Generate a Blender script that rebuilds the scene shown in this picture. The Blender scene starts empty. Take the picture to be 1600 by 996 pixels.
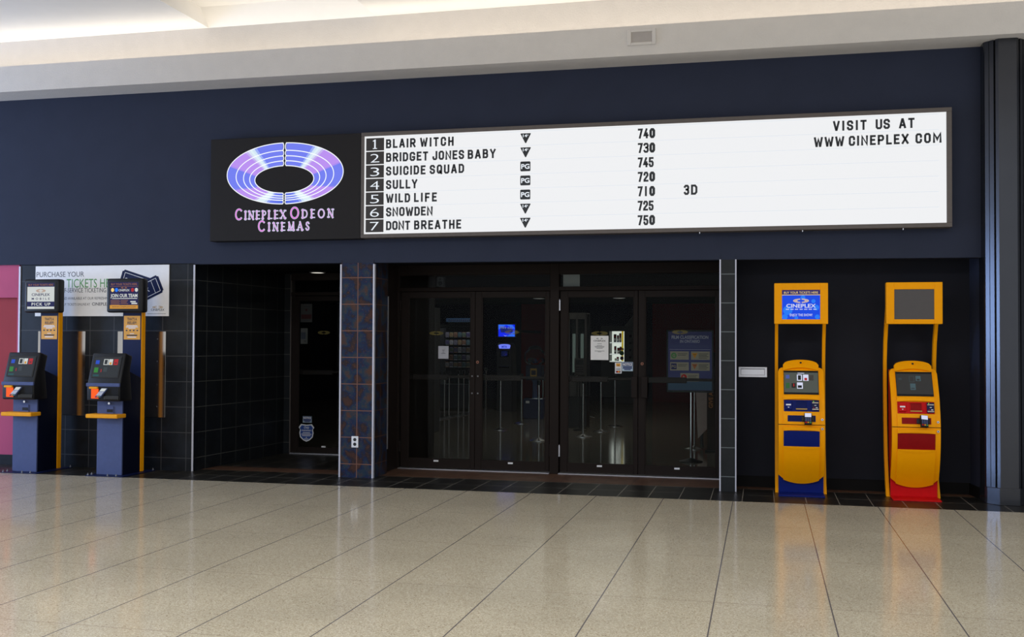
import bpy, bmesh, math, random
import numpy as np
from mathutils import Matrix, Vector
random.seed(7)
C = bpy.context.scene
COL = C.collection
PI = math.pi

# ------------------------------------------------------------------ camera
CAM_Y, CAM_Z = -11.93, 1.65
F, YAW, PITCH, ROLL = 1647.866, -0.233484519, 0.0214790725, 0.00491655485
cy, sy, cp, sp, cr, sr = math.cos(YAW), math.sin(YAW), math.cos(PITCH), math.sin(PITCH), math.cos(ROLL), math.sin(ROLL)
fw = Vector((sy*cp, cy*cp, sp)); rt = Vector((cy, -sy, 0)); up = rt.cross(fw)
r2 = cr*rt + sr*up; u2 = -sr*rt + cr*up
cam = bpy.data.cameras.new('camera'); camo = bpy.data.objects.new('camera', cam); COL.objects.link(camo)
cam.sensor_width = 36; cam.lens = F*36/1600; cam.clip_end = 200
camo.matrix_world = Matrix(((r2.x, u2.x, -fw.x, 0), (r2.y, u2.y, -fw.y, CAM_Y), (r2.z, u2.z, -fw.z, CAM_Z), (0, 0, 0, 1)))
C.camera = camo

# ------------------------------------------------------------------ light
w = bpy.data.worlds.new('world'); C.world = w; w.use_nodes = True
bg = w.node_tree.nodes['Background']; bg.inputs[0].default_value = (0.90, 0.95, 1.0, 1); bg.inputs[1].default_value = 0.90

def area(name, loc, target, sx, sy_, power, color):
    l = bpy.data.lights.new(name, 'AREA'); l.shape = 'RECTANGLE'; l.size = sx; l.size_y = sy_
    l.energy = power; l.color = color
    o = bpy.data.objects.new(name, l); COL.objects.link(o); o.location = loc
    o.rotation_euler = (Vector(target)-Vector(loc)).to_track_quat('-Z', 'Y').to_euler()
    return o
area('skylight_daylight', (-3.5, -9.5, 7.2), (-3.5, -4.5, 0), 14, 5, 1250, (0.96, 0.97, 1.0))
area('left_entrance_daylight', (-16, -3.9, 2.3), (2.3, -0.2, 1.8), 1.2, 3.2, 480, (0.36, 0.56, 1.0))
area('cove_light', (-4.0, -0.21, 5.085), (-4.0, -0.55, 6.0), 20.0, 0.10, 50, (1.0, 0.93, 0.82))
#area('coffer_light', (-5.6, -0.9, 5.60), (-5.6, 0.1, 5.72), 1.9, 0.08, 2.6, (1.0, 0.96, 0.9))
area('lobby_light', (-3.2, 7.5, 2.5), (-3.2, 7.5, 0), 3, 6, 15, (1.0, 0.95, 0.85))
area('snack_rack_fill', (-7.0, 11.7, 2.55), (-7.0, 12.2, 1.5), 0.8, 0.1, 2.2, (0.95, 0.97, 1.0))  # unseen fill added above the rack to brighten its packets
C.view_settings.view_transform = 'Standard'; C.view_settings.look = 'None'
C.view_settings.exposure = 0.0; C.view_settings.gamma = 1.0; C.view_settings.use_curve_mapping = False

# ------------------------------------------------------------------ helpers
def lin(c):
    o = []
    for v in c:
        v = v/255.0
        o.append(v/12.92 if v <= 0.04045 else ((v+0.055)/1.055)**2.4)
    return tuple(o)+(1.0,)

def mat(name, rgb, rough=0.5, metal=0.0, emit=0.0, var=0.06, scale=18.0, spec=0.5, bump=0.0, bscale=120.0, stretch=None):
    m = bpy.data.materials.new(name); m.use_nodes = True
    nt = m.node_tree; b = nt.nodes['Principled BSDF']
    b.inputs['Roughness'].default_value = rough; b.inputs['Metallic'].default_value = metal
    b.inputs['Specular IOR Level'].default_value = spec
    c = lin(rgb)
    tc = nt.nodes.new('ShaderNodeTexCoord'); src = tc.outputs['Object']
    if stretch:
        mp = nt.nodes.new('ShaderNodeMapping'); mp.inputs['Scale'].default_value = stretch
        nt.links.new(src, mp.inputs[0]); src = mp.outputs[0]
    if var > 0:
        n = nt.nodes.new('ShaderNodeTexNoise'); n.inputs['Scale'].default_value = scale; n.inputs['Detail'].default_value = 3
        nt.links.new(src, n.inputs['Vector'])
        r = nt.nodes.new('ShaderNodeValToRGB'); r.color_ramp.elements[0].position = 0.3; r.color_ramp.elements[1].position = 0.7
        r.color_ramp.elements[0].color = tuple(v*(1-var) for v in c[:3])+(1,)
        r.color_ramp.elements[1].color = tuple(min(1, v*(1+var)) for v in c[:3])+(1,)
        nt.links.new(n.outputs['Fac'], r.inputs[0]); nt.links.new(r.outputs[0], b.inputs['Base Color'])
    else:
        b.inputs['Base Color'].default_value = c
    if emit >= 0.3 and var == 0.0: b.inputs['Base Color'].default_value = tuple(v*0.08 for v in c[:3])+(1,)
    if emit > 0:
        b.inputs['Emission Color'].default_value = c; b.inputs['Emission Strength'].default_value = emit; m.cycles.emission_sampling = 'NONE'
    if bump > 0:
        n2 = nt.nodes.new('ShaderNodeTexNoise'); n2.inputs['Scale'].default_value = bscale
        nt.links.new(src, n2.inputs['Vector'])
        bp = nt.nodes.new('ShaderNodeBump'); bp.inputs['Strength'].default_value = bump; bp.inputs['Distance'].default_value = 0.01
        nt.links.new(n2.outputs['Fac'], bp.inputs['Height']); nt.links.new(bp.outputs[0], b.inputs['Normal'])
    return m

def glow(name, rgb, s=1.0):
    return mat(name, rgb, rough=0.35, emit=s, var=0.0, spec=0.2)

def grid_mat(name, axes, bw, bh, oa, ob, c1, c2, mortar, ms=0.006, rough=0.35, spec=0.5, kind='tile', bump=0.0):
    """procedural tiles: brick texture with no offset, over two object axes"""
    m = bpy.data.materials.new(name); m.use_nodes = True
    nt = m.node_tree; b = nt.nodes['Principled BSDF']; L = nt.links.new
    b.inputs['Roughness'].default_value = rough; b.inputs['Specular IOR Level'].default_value = spec
    tc = nt.nodes.new('ShaderNodeTexCoord'); se = nt.nodes.new('ShaderNodeSeparateXYZ'); L(tc.outputs['Object'], se.inputs[0])
    cb = nt.nodes.new('ShaderNodeCombineXYZ')
    for k, (a, o) in enumerate(zip(axes, (oa, ob))):
        ad = nt.nodes.new('ShaderNodeMath'); ad.operation = 'SUBTRACT'; ad.inputs[1].default_value = o
        L(se.outputs['XYZ'.index(a.upper())], ad.inputs[0]); L(ad.outputs[0], cb.inputs[k])
    br = nt.nodes.new('ShaderNodeTexBrick'); br.offset = 0.0; br.squash = 1.0
    br.inputs['Scale'].default_value = 1.0; br.inputs['Mortar Size'].default_value = ms; br.inputs['Mortar Smooth'].default_value = 0.0
    br.inputs['Brick Width'].default_value = bw; br.inputs['Row Height'].default_value = bh; br.inputs['Bias'].default_value = 0.0
    L(cb.outputs[0], br.inputs['Vector'])
    br.inputs['Mortar'].default_value = lin(mortar)
    if kind == 'tile':
        n = nt.nodes.new('ShaderNodeTexNoise'); n.inputs['Scale'].default_value = 5.0; n.inputs['Detail'].default_value = 6; n.inputs['Roughness'].default_value = 0.65
        L(tc.outputs['Object'], n.inputs['Vector'])
        r = nt.nodes.new('ShaderNodeValToRGB'); r.color_ramp.elements[0].position = 0.32; r.color_ramp.elements[1].position = 0.72
        r.color_ramp.elements[0].color = lin(c1); r.color_ramp.elements[1].color = lin(c2)
        L(n.outputs['Fac'], r.inputs[0]); L(r.outputs[0], br.inputs['Color1']); L(r.outputs[0], br.inputs['Color2'])
    elif kind == 'rust':
        n = nt.nodes.new('ShaderNodeTexNoise'); n.inputs['Scale'].default_value = 6.0; n.inputs['Detail'].default_value = 2.5; n.inputs['Roughness'].default_value = 0.5
        L(tc.outputs['Object'], n.inputs['Vector'])
        r = nt.nodes.new('ShaderNodeValToRGB'); e = r.color_ramp.elements
        e[0].position = 0.36; e[0].color = lin(c1); e[1].position = 0.66; e[1].color = lin(c2)
        x = e.new(0.43); x.color = lin((40, 34, 40)); x = e.new(0.49); x.color = lin((24, 38, 70)); x = e.new(0.56); x.color = lin((36, 52, 66))
        L(n.outputs['Fac'], r.inputs[0])
        n3 = nt.nodes.new('ShaderNodeTexNoise'); n3.inputs['Scale'].default_value = 75; n3.inputs['Detail'].default_value = 4
        L(tc.outputs['Object'], n3.inputs['Vector'])
        r3 = nt.nodes.new('ShaderNodeValToRGB'); r3.color_ramp.elements[0].position = 0.62; r3.color_ramp.elements[1].position = 0.72
        L(n3.outputs['Fac'], r3.inputs[0])
        mx = nt.nodes.new('ShaderNodeMix'); mx.data_type = 'RGBA'; mx.inputs[7].default_value = lin((98, 62, 52))
        L(r3.outputs[0], mx.inputs[0]); L(r.outputs[0], mx.inputs[6])
        L(mx.outputs[2], br.inputs['Color1']); L(mx.outputs[2], br.inputs['Color2'])
    elif kind == 'terrazzo':
        v = nt.nodes.new('ShaderNodeTexVoronoi'); v.inputs['Scale'].default_value = 150
        L(tc.outputs['Object'], v.inputs['Vector'])
        r = nt.nodes.new('ShaderNodeValToRGB'); e = r.color_ramp.elements; r.color_ramp.interpolation = 'CONSTANT'
        se2 = nt.nodes.new('ShaderNodeSeparateColor'); L(v.outputs['Color'], se2.inputs[0]); L(se2.outputs[0], r.inputs[0])
        e[0].position = 0.0; e[0].color = lin(c1); e[1].position = 0.40; e[1].color = lin(c2)
        mid = tuple((a+b_)//2 for a, b_ in zip(c1, c2))
        for p_, c_ in ((0.62, mid), (0.86, (c1[0]-14, c1[1]-16, c1[2]-20)), (0.93, (c2[0]+10, c2[1]+8, c2[2]+6)), (0.985, (132, 112, 92))):
            x = e.new(p_); x.color = lin(c_)
        n = nt.nodes.new('ShaderNodeTexNoise'); n.inputs['Scale'].default_value = 1.1; n.inputs['Detail'].default_value = 4
        L(tc.outputs['Object'], n.inputs['Vector'])
        r5 = nt.nodes.new('ShaderNodeValToRGB'); r5.color_ramp.elements[0].position = 0.3; r5.color_ramp.elements[1].position = 0.7
        r5.color_ramp.elements[0].color = (0.90, 0.90, 0.90, 1); r5.color_ramp.elements[1].color = (1.05, 1.05, 1.05, 1)
        L(n.outputs['Fac'], r5.inputs[0])
        mx = nt.nodes.new('ShaderNodeMix'); mx.data_type = 'RGBA'; mx.blend_type = 'MULTIPLY'; mx.inputs[0].default_value = 1
        L(r.outputs[0], mx.inputs[6]); L(r5.outputs[0], mx.inputs[7])
        L(mx.outputs[2], br.inputs['Color1']); L(mx.outputs[2], br.inputs['Color2'])
    if kind == 'terrazzo':      # cross joints are tighter and paler than the long joints
        br.inputs['Row Height'].default_value = 5000
        b2 = nt.nodes.new('ShaderNodeTexBrick'); b2.offset = 0.0; b2.squash = 1.0; L(cb.outputs[0], b2.inputs['Vector'])
        for k_, v_ in (('Scale', 1.0), ('Mortar Size', 0.003), ('Mortar Smooth', 0.0), ('Brick Width', 5000.0), ('Row Height', bh), ('Bias', 0.0)): b2.inputs[k_].default_value = v_
        L(mx.outputs[2], b2.inputs['Color1']); L(mx.outputs[2], b2.inputs['Color2']); b2.inputs['Mortar'].default_value = lin((150, 136, 118))
        L(b2.outputs['Color'], br.inputs['Color1']); L(b2.outputs['Color'], br.inputs['Color2'])
    L(br.outputs['Color'], b.inputs['Base Color'])
    if bump > 0:
        bp = nt.nodes.new('ShaderNodeBump'); bp.inputs['Strength'].default_value = bump; bp.inputs['Distance'].default_value = 0.004; bp.invert = True
        L(br.outputs['Fac'], bp.inputs['Height']); L(bp.outputs[0], b.inputs['Normal'])
    return m

def glass_mat(name, tint=(0.92, 0.95, 0.95)):
    m = bpy.data.materials.new(name); m.use_nodes = True; nt = m.node_tree; L = nt.links.new
    nt.nodes.remove(nt.nodes['Principled BSDF']); out = nt.nodes['Material Output']
    t = nt.nodes.new('ShaderNodeBsdfTransparent'); t.inputs[0].default_value = tint+(1,)
    g = nt.nodes.new('ShaderNodeBsdfGlossy'); g.inputs['Roughness'].default_value = 0.02
    fr = nt.nodes.new('ShaderNodeFresnel'); fr.inputs[0].default_value = 1.13
    n = nt.nodes.new('ShaderNodeTexNoise'); n.inputs['Scale'].default_value = 3
    ml = nt.nodes.new('ShaderNodeMath'); ml.operation = 'MULTIPLY_ADD'; ml.inputs[1].default_value = 0.01; ml.inputs[2].default_value = 0.015
    L(n.outputs['Fac'], ml.inputs[0]); L(ml.outputs[0], g.inputs['Roughness'])
    mx = nt.nodes.new('ShaderNodeMixShader'); L(fr.outputs[0], mx.inputs[0]); L(t.outputs[0], mx.inputs[1]); L(g.outputs[0], mx.inputs[2])
    L(mx.outputs[0], out.inputs[0])
    return m

_fonts = {}
def glyphs(s, bold=0.0, space=1.0):
    """text in Blender's built-in font as (verts2d, faces, width), cap height 1"""
    k = (s, bold, space)
    if k in _fonts: return _fonts[k]
    cu = bpy.data.curves.new('lettering', 'FONT'); cu.body = s; cu.size = 1; cu.offset = bold; cu.resolution_u = 3; cu.space_character = space
    o = bpy.data.objects.new('lettering', cu); COL.objects.link(o)
    dg = bpy.context.evaluated_depsgraph_get(); e = o.evaluated_get(dg); me = e.to_mesh()
    v = [(p.co.x, p.co.y) for p in me.vertices]; f = [tuple(p.vertices) for p in me.polygons]
    fl = [p.normal.z < 0 for p in me.polygons]; f = [tuple(reversed(a)) if q else a for a, q in zip(f, fl)]
    e.to_mesh_clear(); bpy.data.objects.remove(o); bpy.data.curves.remove(cu)
    cap = 0.73
    xs = [a for a, b in v] or [0]; x0 = min(xs); wd = max(xs)-x0
    _fonts[k] = ([((a-x0)/cap, b/cap) for a, b in v], f, wd/cap)
    return _fonts[k]

def frame(o, r=(1, 0, 0), u=(0, 0, 1)):
    r = Vector(r).normalized(); u = Vector(u).normalized(); n = r.cross(u)
    return Matrix(((r.x, u.x, n.x, o[0]), (r.y, u.y, n.y, o[1]), (r.z, u.z, n.z, o[2]), (0, 0, 0, 1)))

class MB:
    def __init__(s): s.v = []; s.f = []; s.mi = []; s.ms = []; s.M = Matrix.Identity(4)
    def m(s, mt):
        if mt not in s.ms: s.ms.append(mt)
        return s.ms.index(mt)
    def add(s, vs, fs, mt):
        b = len(s.v); i = s.m(mt)
        s.v += [s.M @ Vector(p) for p in vs]; s.f += [tuple(b+k for k in f) for f in fs]; s.mi += [i]*len(fs)
    def box(s, x0, x1, y0, y1, z0, z1, mt, bev=0.0, seg=2):
        if bev <= 0:
            s.add([(x0,y0,z0),(x1,y0,z0),(x1,y1,z0),(x0,y1,z0),(x0,y0,z1),(x1,y0,z1),(x1,y1,z1),(x0,y1,z1)],
                  [(0,3,2,1),(4,5,6,7),(0,1,5,4),(1,2,6,5),(2,3,7,6),(3,0,4,7)], mt); return
        bm = bmesh.new(); bmesh.ops.create_cube(bm, size=1)
        for p in bm.verts: p.co = Vector(((x0+x1)/2+p.co.x*(x1-x0), (y0+y1)/2+p.co.y*(y1-y0), (z0+z1)/2+p.co.z*(z1-z0)))
        bmesh.ops.bevel(bm, geom=list(bm.edges), offset=bev, segments=seg, affect='EDGES', profile=0.5)
        s.bm(bm, mt)
    def bm(s, bm, mt):
        bm.verts.index_update()
        s.add([tuple(p.co) for p in bm.verts], [tuple(q.index for q in f.verts) for f in bm.faces], mt); bm.free()
    def prism(s, poly, axis, a0, a1, mt, bev=0.0, seg=2):
        """poly: 2d outline; axis 'x': (y,z), 'y': (x,z), 'z': (x,y)"""
        def P(p, a): return {'x': (a, p[0], p[1]), 'y': (p[0], a, p[1]), 'z': (p[0], p[1], a)}[axis]
        n = len(poly)
        bm = bmesh.new()
        A = [bm.verts.new(P(p, a0)) for p in poly]; B = [bm.verts.new(P(p, a1)) for p in poly]
        bm.faces.new(A); bm.faces.new(B)
        for i in range(n): bm.faces.new((A[i], A[(i+1) % n], B[(i+1) % n], B[i]))
        bmesh.ops.recalc_face_normals(bm, faces=bm.faces)
        if bev > 0: bmesh.ops.bevel(bm, geom=list(bm.edges), offset=bev, segments=seg, affect='EDGES', profile=0.5)
        s.bm(bm, mt)
    def cyl(s, p0, p1, r0, r1, mt, n=20, caps=True):
        p0 = Vector(p0); p1 = Vector(p1); d = (p1-p0).normalized()
        a = d.orthogonal().normalized(); b = d.cross(a)
        vs = [p0+(a*math.cos(t)+b*math.sin(t))*r0 for t in [2*PI*k/n for k in range(n)]] + [p1+(a*math.cos(t)+b*math.sin(t))*r1 for t in [2*PI*k/n for k in range(n)]]
        fs = [(k, (k+1) % n, n+(k+1) % n, n+k) for k in range(n)]
        if caps: fs += [tuple(reversed(range(n))), tuple(range(n, 2*n))]
        s.add(vs, fs, mt)
    def lathe(s, prof, mt, c=(0, 0, 0), n=24):
        vs = []; fs = []
        for r, z in prof: vs += [(c[0]+r*math.cos(2*PI*k/n), c[1]+r*math.sin(2*PI*k/n), c[2]+z) for k in range(n)]
        for i in range(len(prof)-1):
            for k in range(n): fs.append((i*n+k, i*n+(k+1) % n, (i+1)*n+(k+1) % n, (i+1)*n+k))
        s.add(vs, fs, mt)
    # flat print in the (u, v, n) frame
    def rect(s, u0, v0, u1, v1, n, mt): s.add([(u0,v0,n),(u1,v0,n),(u1,v1,n),(u0,v1,n)], [(0,1,2,3)], mt)
    def poly(s, pts, n, mt): s.add([(a, b, n) for a, b in pts], [tuple(range(len(pts)))], mt)
    def disc(s, cu, cv, ru, rv, n, mt, k=28): s.poly([(cu+ru*math.cos(2*PI*i/k), cv+rv*math.sin(2*PI*i/k)) for i in range(k)], n, mt)
    def ring(s, cu, cv, ru, rv, tu, tv, n, mt, a0=0, a1=360, k=32):
        vs = []
        for i in range(k+1):
            t = math.radians(a0+(a1-a0)*i/k); c_, s_ = math.cos(t), math.sin(t)
            vs += [(cu+(ru-tu)*c_, cv+(rv-tv)*s_, n), (cu+ru*c_, cv+rv*s_, n)]
        s.add(vs, [(2*i, 2*i+1, 2*i+3, 2*i+2) for i in range(k)], mt)
    def text(s, t, u, v, h, n, mt, align='l', width=None, bold=0.0, thick=0.0, space=1.0, shear=0.0):
        vs, fs, wd = glyphs(t, bold, space)
        sx = h if width is None else width/wd
        W_ = wd*sx; off = {'l': 0, 'c': -W_/2, 'r': -W_}[align]
        P = [(u+off+(a+shear*b)*sx, v+b*h, n) for a, b in vs]
        s.add(P, fs, mt)
    def oval(s, cu, cv, ru, rv, n, mt, rings=4, inner=0.5, gap=7):
        """nested seat-row ovals split at top and bottom"""
        for i in range(rings):
            k = 1-(1-inner)*i/(rings-0.0); th = (1-inner)/rings*0.62
            for a in (90, 270): s.ring(cu, cv, ru*k, rv*k, ru*th, rv*th, n, mt, a+gap, a+180-gap, 24)
    def build(s, name, parent=None, smooth=False, loc=None):
        me = bpy.data.meshes.new(name); me.from_pydata([tuple(p) for p in s.v], [], s.f)
        for mt in s.ms: me.materials.append(mt)
        me.polygons.foreach_set('material_index', s.mi)
        if smooth:
            me.polygons.foreach_set('use_smooth', [True]*len(s.f)); me.set_sharp_from_angle(angle=0.6)
        me.update()
        o = bpy.data.objects.new(name, me); COL.objects.link(o)
        if parent: o.parent = parent
        if loc: o.location = loc
        return o

def tag(o, label, cat, group=None):
    o['label'] = label; o['category'] = cat
    if group: o['group'] = group
    return o
def thing(name, label, cat, loc=(0, 0, 0), rz=0.0, group=None):
    o = bpy.data.objects.new(name, None); COL.objects.link(o); o.location = loc; o.rotation_euler = (0, 0, rz); o.empty_display_size = 0.1
    return tag(o, label, cat, group)
def struct(o): o['kind'] = 'structure'; return o
def copy_tree(o, parent=None):
    c = o.copy(); COL.objects.link(c)
    if parent: c.parent = parent
    for ch in list(o.children): copy_tree(ch, c)
    return c

# ------------------------------------------------------------------ materials
M = {}
M['navy_wall'] = mat('navy_wall_paint', (44, 49, 66), 0.75, var=0.05, scale=3, bump=0.05, bscale=200, spec=0.2)
M['niche_wall'] = mat('shaded_navy_paint', (36, 37, 44), 0.85, var=0.05, scale=3, spec=0.1)  # the navy wall paint darkened, overhang shade put into the colour
M['soffit'] = mat('warm_white_stucco', (210, 204, 198), 0.9, var=0.02, scale=6, bump=0.35, bscale=55, spec=0.2)
M['ceiling'] = mat('ceiling_white', (242, 238, 232), 0.95, var=0.01, scale=5, bump=0.1, bscale=50, spec=0.1)
M['slate'] = grid_mat('slate_wall_tile', 'xz', 0.347, 0.32, -9.47, 0.16-0.32, (10, 12, 16), (24, 29, 38), (66, 66, 68), 0.0045, 0.4, spec=0.25)
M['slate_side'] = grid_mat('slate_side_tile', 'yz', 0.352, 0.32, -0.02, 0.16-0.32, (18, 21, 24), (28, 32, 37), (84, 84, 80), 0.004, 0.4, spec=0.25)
M['slate_pier'] = grid_mat('slate_pier_tile', 'xz', 0.40, 0.3205, -0.46, 0.163-0.3205, (26, 28, 30), (36, 39, 42), (104, 110, 112), 0.0045, 0.4, spec=0.2)
M['rust'] = grid_mat('rust_blue_tile', 'xz', 0.2105, 0.3205, -4.957, 0.163-0.3205, (66, 42, 36), (74, 50, 42), (118, 84, 72), 0.005, 0.35, spec=0.15, kind='rust')
M['rust_side'] = grid_mat('rust_side_tile_shaded', 'yz', 0.26, 0.3205, 0.0, 0.163-0.3205, (46, 32, 28), (52, 38, 34), (92, 64, 52), 0.005, 0.35, spec=0.15, kind='rust')  # darker copy of the rust tile, side shade put into its tones
M['terrazzo'] = grid_mat('tan_terrazzo', 'xy', 0.7152, 1.458, -0.302-0.7152*14, -0.715-1.458*12, (188, 176, 152), (209, 199, 176), (106, 100, 100), 0.0042, 0.12, spec=0.27, kind='terrazzo')
M['floor_slate'] = grid_mat('dark_floor_tile', 'xy', 0.325, 0.48, -0.21, -0.72, (28, 27, 24), (38, 36, 33), (128, 122, 112), 0.004, 0.35, spec=0.25)
M['floor_brown'] = grid_mat('brown_floor_tile', 'xy', 0.325, 0.325, 0.15, 0.25, (80, 55, 43), (102, 74, 57), (70, 54, 45), 0.005, 0.5, spec=0.3)
M['floor_lobby'] = mat('lobby_floor', (150, 141, 126), 0.09, var=0.12, scale=2, spec=0.9)
M['alum'] = mat('satin_aluminium', (205, 205, 212), 0.35, 0.85, var=0.04, stretch=(40, 40, 2))
M['trim_alum'] = mat('pale_trim_metal', (200, 200, 212), 0.45, 0.2, var=0.04, stretch=(40, 40, 2))
M['steel'] = mat('brushed_steel', (180, 174, 168), 0.14, 0.97, var=0.06, scale=6, stretch=(30, 30, 1))
M['chrome'] = mat('chrome', (215, 215, 220), 0.15, 1.0, var=0.02)
M['bronze'] = mat('dark_bronze_frame', (30, 22, 19), 0.55, 0.0, var=0.06, spec=0.15)
M['black'] = mat('black_plastic', (17, 17, 20), 0.45, var=0.08, spec=0.3)
M['blackgloss'] = mat('black_gloss', (16, 16, 20), 0.15, var=0.05)
M['dark'] = mat('dark_void', (10, 10, 12), 0.9, var=0.05)
M['lobby_wall'] = mat('lobby_dark_paint', (22, 22, 32), 0.9, var=0.08, scale=2, spec=0.1)
M['lobby_red'] = mat('lobby_red_paint', (118, 20, 22), 0.9, var=0.08, scale=2, spec=0.1)
M['lobby_ceiling'] = mat('lobby_ceiling_paint', (18, 18, 20), 0.9, var=0.08, scale=2, spec=0.1)
M['glass'] = glass_mat('door_glass')
M['white'] = mat('white_plastic', (228, 228, 232), 0.5, var=0.02)
M['paper'] = mat('white_paper', (242, 240, 240), 0.7, var=0.02)
M['ink'] = mat('dark_ink', (44, 46, 60), 0.6, var=0.03)
M['inkblack'] = mat('black_ink', (18, 18, 22), 0.5, var=0.03)
M['yellow'] = mat('kiosk_yellow', (255, 166, 0), 0.45, var=0.02, spec=0.10)
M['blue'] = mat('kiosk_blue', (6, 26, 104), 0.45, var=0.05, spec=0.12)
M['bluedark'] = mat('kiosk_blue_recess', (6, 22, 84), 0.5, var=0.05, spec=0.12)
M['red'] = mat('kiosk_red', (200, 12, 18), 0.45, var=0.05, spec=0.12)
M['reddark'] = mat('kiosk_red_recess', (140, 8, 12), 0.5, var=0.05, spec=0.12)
M['navy'] = mat('kiosk_navy', (13, 25, 66), 0.45, var=0.05, spec=0.2)
M['navydark'] = mat('kiosk_navy_shaded', (8, 13, 34), 0.5, var=0.05, spec=0.15)  # kiosk navy darkened, the pedestal's unlit side put into the colour
M['slategrey'] = mat('kiosk_blue_grey', (74, 85, 126), 0.5, 0.0, var=0.04, spec=0.25)
M['amber'] = mat('amber_plastic', (238, 160, 24), 0.45, var=0.04, spec=0.2)
M['frame_grey'] = mat('sign_frame_grey', (92, 84, 80), 0.5, 0.2, var=0.05)
M['sign_black'] = mat('sign_black_face', (30, 27, 27), 0.55, var=0.05, spec=0.2)
M['lit_white'] = glow('lit_white_panel', (241, 242, 244), 0.93)
M['lit_edge'] = glow('lit_panel_edge', (238, 244, 255), 1.0)
M['rail'] = mat('clear_rail', (226, 232, 240), 0.3, emit=0.88, var=0.0)
M['lit_num'] = glow('lit_numeral', (236, 242, 250), 0.95)
M['numtile'] = mat('number_tile_black', (44, 38, 36), 0.45, var=0.04)
M['letter'] = mat('black_letter_plastic', (16, 22, 30), 0.4, var=0.05)
M['orange_glow'] = glow('orange_scanner_glow', (255, 92, 22), 1.0)
M['gold'] = mat('gold_print', (190, 150, 62), 0.5, var=0.05)
M['goldsign'] = mat('amber_notice_print', (226, 160, 58), 0.55, var=0.04)
M['green'] = mat('green_print', (74, 150, 74), 0.6, var=0.03)
M['redwall'] = mat('raspberry_wall_paint', (178, 76, 110), 0.7, var=0.04, scale=3, spec=0.3)
M['redniche'] = mat('red_niche_darker', (150, 48, 54), 0.7, var=0.05, scale=3, spec=0.3)  # niche back, a darker red than the wall around it
M['column'] = mat('grey_column_cladding', (68, 69, 74), 0.24, 0.85, var=0.03, scale=4)
M['base_dark'] = mat('dark_baseboard', (15, 13, 13), 0.7, var=0.06, spec=0.15)
M['postmetal'] = mat('stanchion_metal', (175, 173, 172), 0.25, 0.95, var=0.03)
M['boltmetal'] = mat('dull_zinc', (130, 130, 134), 0.55, 0.7, var=0.05)
M['grille'] = mat('grille_grey', (188, 180, 174), 0.7, var=0.03)

# ================================================================== SETTING
def zb(x): return 2.566-0.0043*x        # underside of the bulkhead drops slightly to the right
b = MB()
b.add([(-13, -17, 0), (5, -17, 0), (5, -0.715, 0), (-13, -0.715, 0)], [(0, 1, 2, 3)], M['terrazzo'])
b.add([(-13, -0.715, 0), (5, -0.715, 0), (5, 0.25, 0), (-13, 0.25, 0)], [(0, 1, 2, 3)], M['floor_slate'])
b.add([(-7.2, 0.25, 0), (3, 0.25, 0), (3, 1.02, 0), (-4.6, 1.02, 0), (-4.6, 0.62, 0), (-7.2, 0.62, 0)], [(0, 1, 2, 3, 4, 5)], M['floor_brown'])
b.add([(-7.2, 0.62, 0), (-4.6, 0.62, 0), (-4.6, 2.5, 0), (-7.2, 2.5, 0)], [(0, 1, 2, 3)], M['floor_slate'])
b.add([(-4.6, 1.02, 0), (2, 1.02, 0), (2, 17.4, 0), (-4.6, 17.4, 0)], [(0, 1, 2, 3)], M['floor_lobby'])
b.add([(-12, 2.5, 0), (-4.6, 2.5, 0), (-4.6, 17.4, 0), (-12, 17.4, 0)], [(0, 1, 2, 3)], M['floor_lobby'])
struct(b.build('floor'))

# navy bulkhead wall
b = MB()
for x0, x1 in ((-13, -6.93), (-6.93, 2.25)):
    dz = 0.012 if x0 < -7 else 0
    b.add([(x0, 0, zb(x0)+dz), (x1, 0, zb(x1)+dz), (x1, 0, 4.80), (x0, 0, 4.80), (x0, 0.14, zb(x0)+dz), (x1, 0.14, zb(x1)+dz), (x1, 0.14, 4.80), (x0, 0.14, 4.80)],
          [(0, 1, 2, 3), (5, 4, 7, 6), (4, 5, 1, 0), (3, 2, 6, 7), (1, 5, 6, 2), (4, 0, 3, 7)], M['navy_wall'])
b.box(2.25, 5, 0.0, 0.2, 0, 4.80, M['navy_wall'])
struct(b.build('wall_front'))
# soffit with a light cove behind its lip
b = MB()
b.prism([(-0.435, 4.79), (0.14, 4.79), (0.14, 4.95), (-0.375, 4.95), (-0.375, 5.118), (-0.435, 5.118)], 'x', -13, 5, M['soffit'])
b.prism([(-0.06, 4.95), (0.14, 4.95), (0.14, 5.55), (-0.06, 5.55)], 'x', -13, 5, M['soffit'])
struct(b.build('trim_1'))
# ceiling with a raised coffer
b = MB(); zc = 5.55; cx0, cx1 = -6.74, -4.52; zc2 = 5.75
b.box(-13, cx0, -9, 0.14, zc, 5.60, M['ceiling']); b.box(cx1, 5, -9, 0.14, zc, 5.60, M['ceiling'])
b.box(cx0, cx1, -9, -2.6, zc, 5.60, M['ceiling'])
b.prism([(-0.06, 5.55), (0.14, 5.55), (0.14, zc2+0.05), (-0.26, zc2+0.05), (-0.26, zc2)], 'x', cx0-0.03, cx1+0.03, M['ceiling']); b.box(cx0-0.03, cx0, -2.6, 0, 5.60, zc2, M['ceiling']); b.box(cx1, cx1+0.03, -2.6, 0, 5.60, zc2, M['ceiling'])
b.box(cx0-0.03, cx1+0.03, -2.63, -2.6, 5.60, zc2, M['ceiling']); b.box(cx0-0.03, cx1+0.03, -2.63, 0.14, zc2, zc2+0.05, M['ceiling'])
struct(b.build('ceiling'))
# left slate tiled wall
b = MB()
b.box(-9.47, -6.95, 0.03, 0.14, 0, 2.615, M['slate'])
struct(b.build('wall_left_tiled'))
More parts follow.
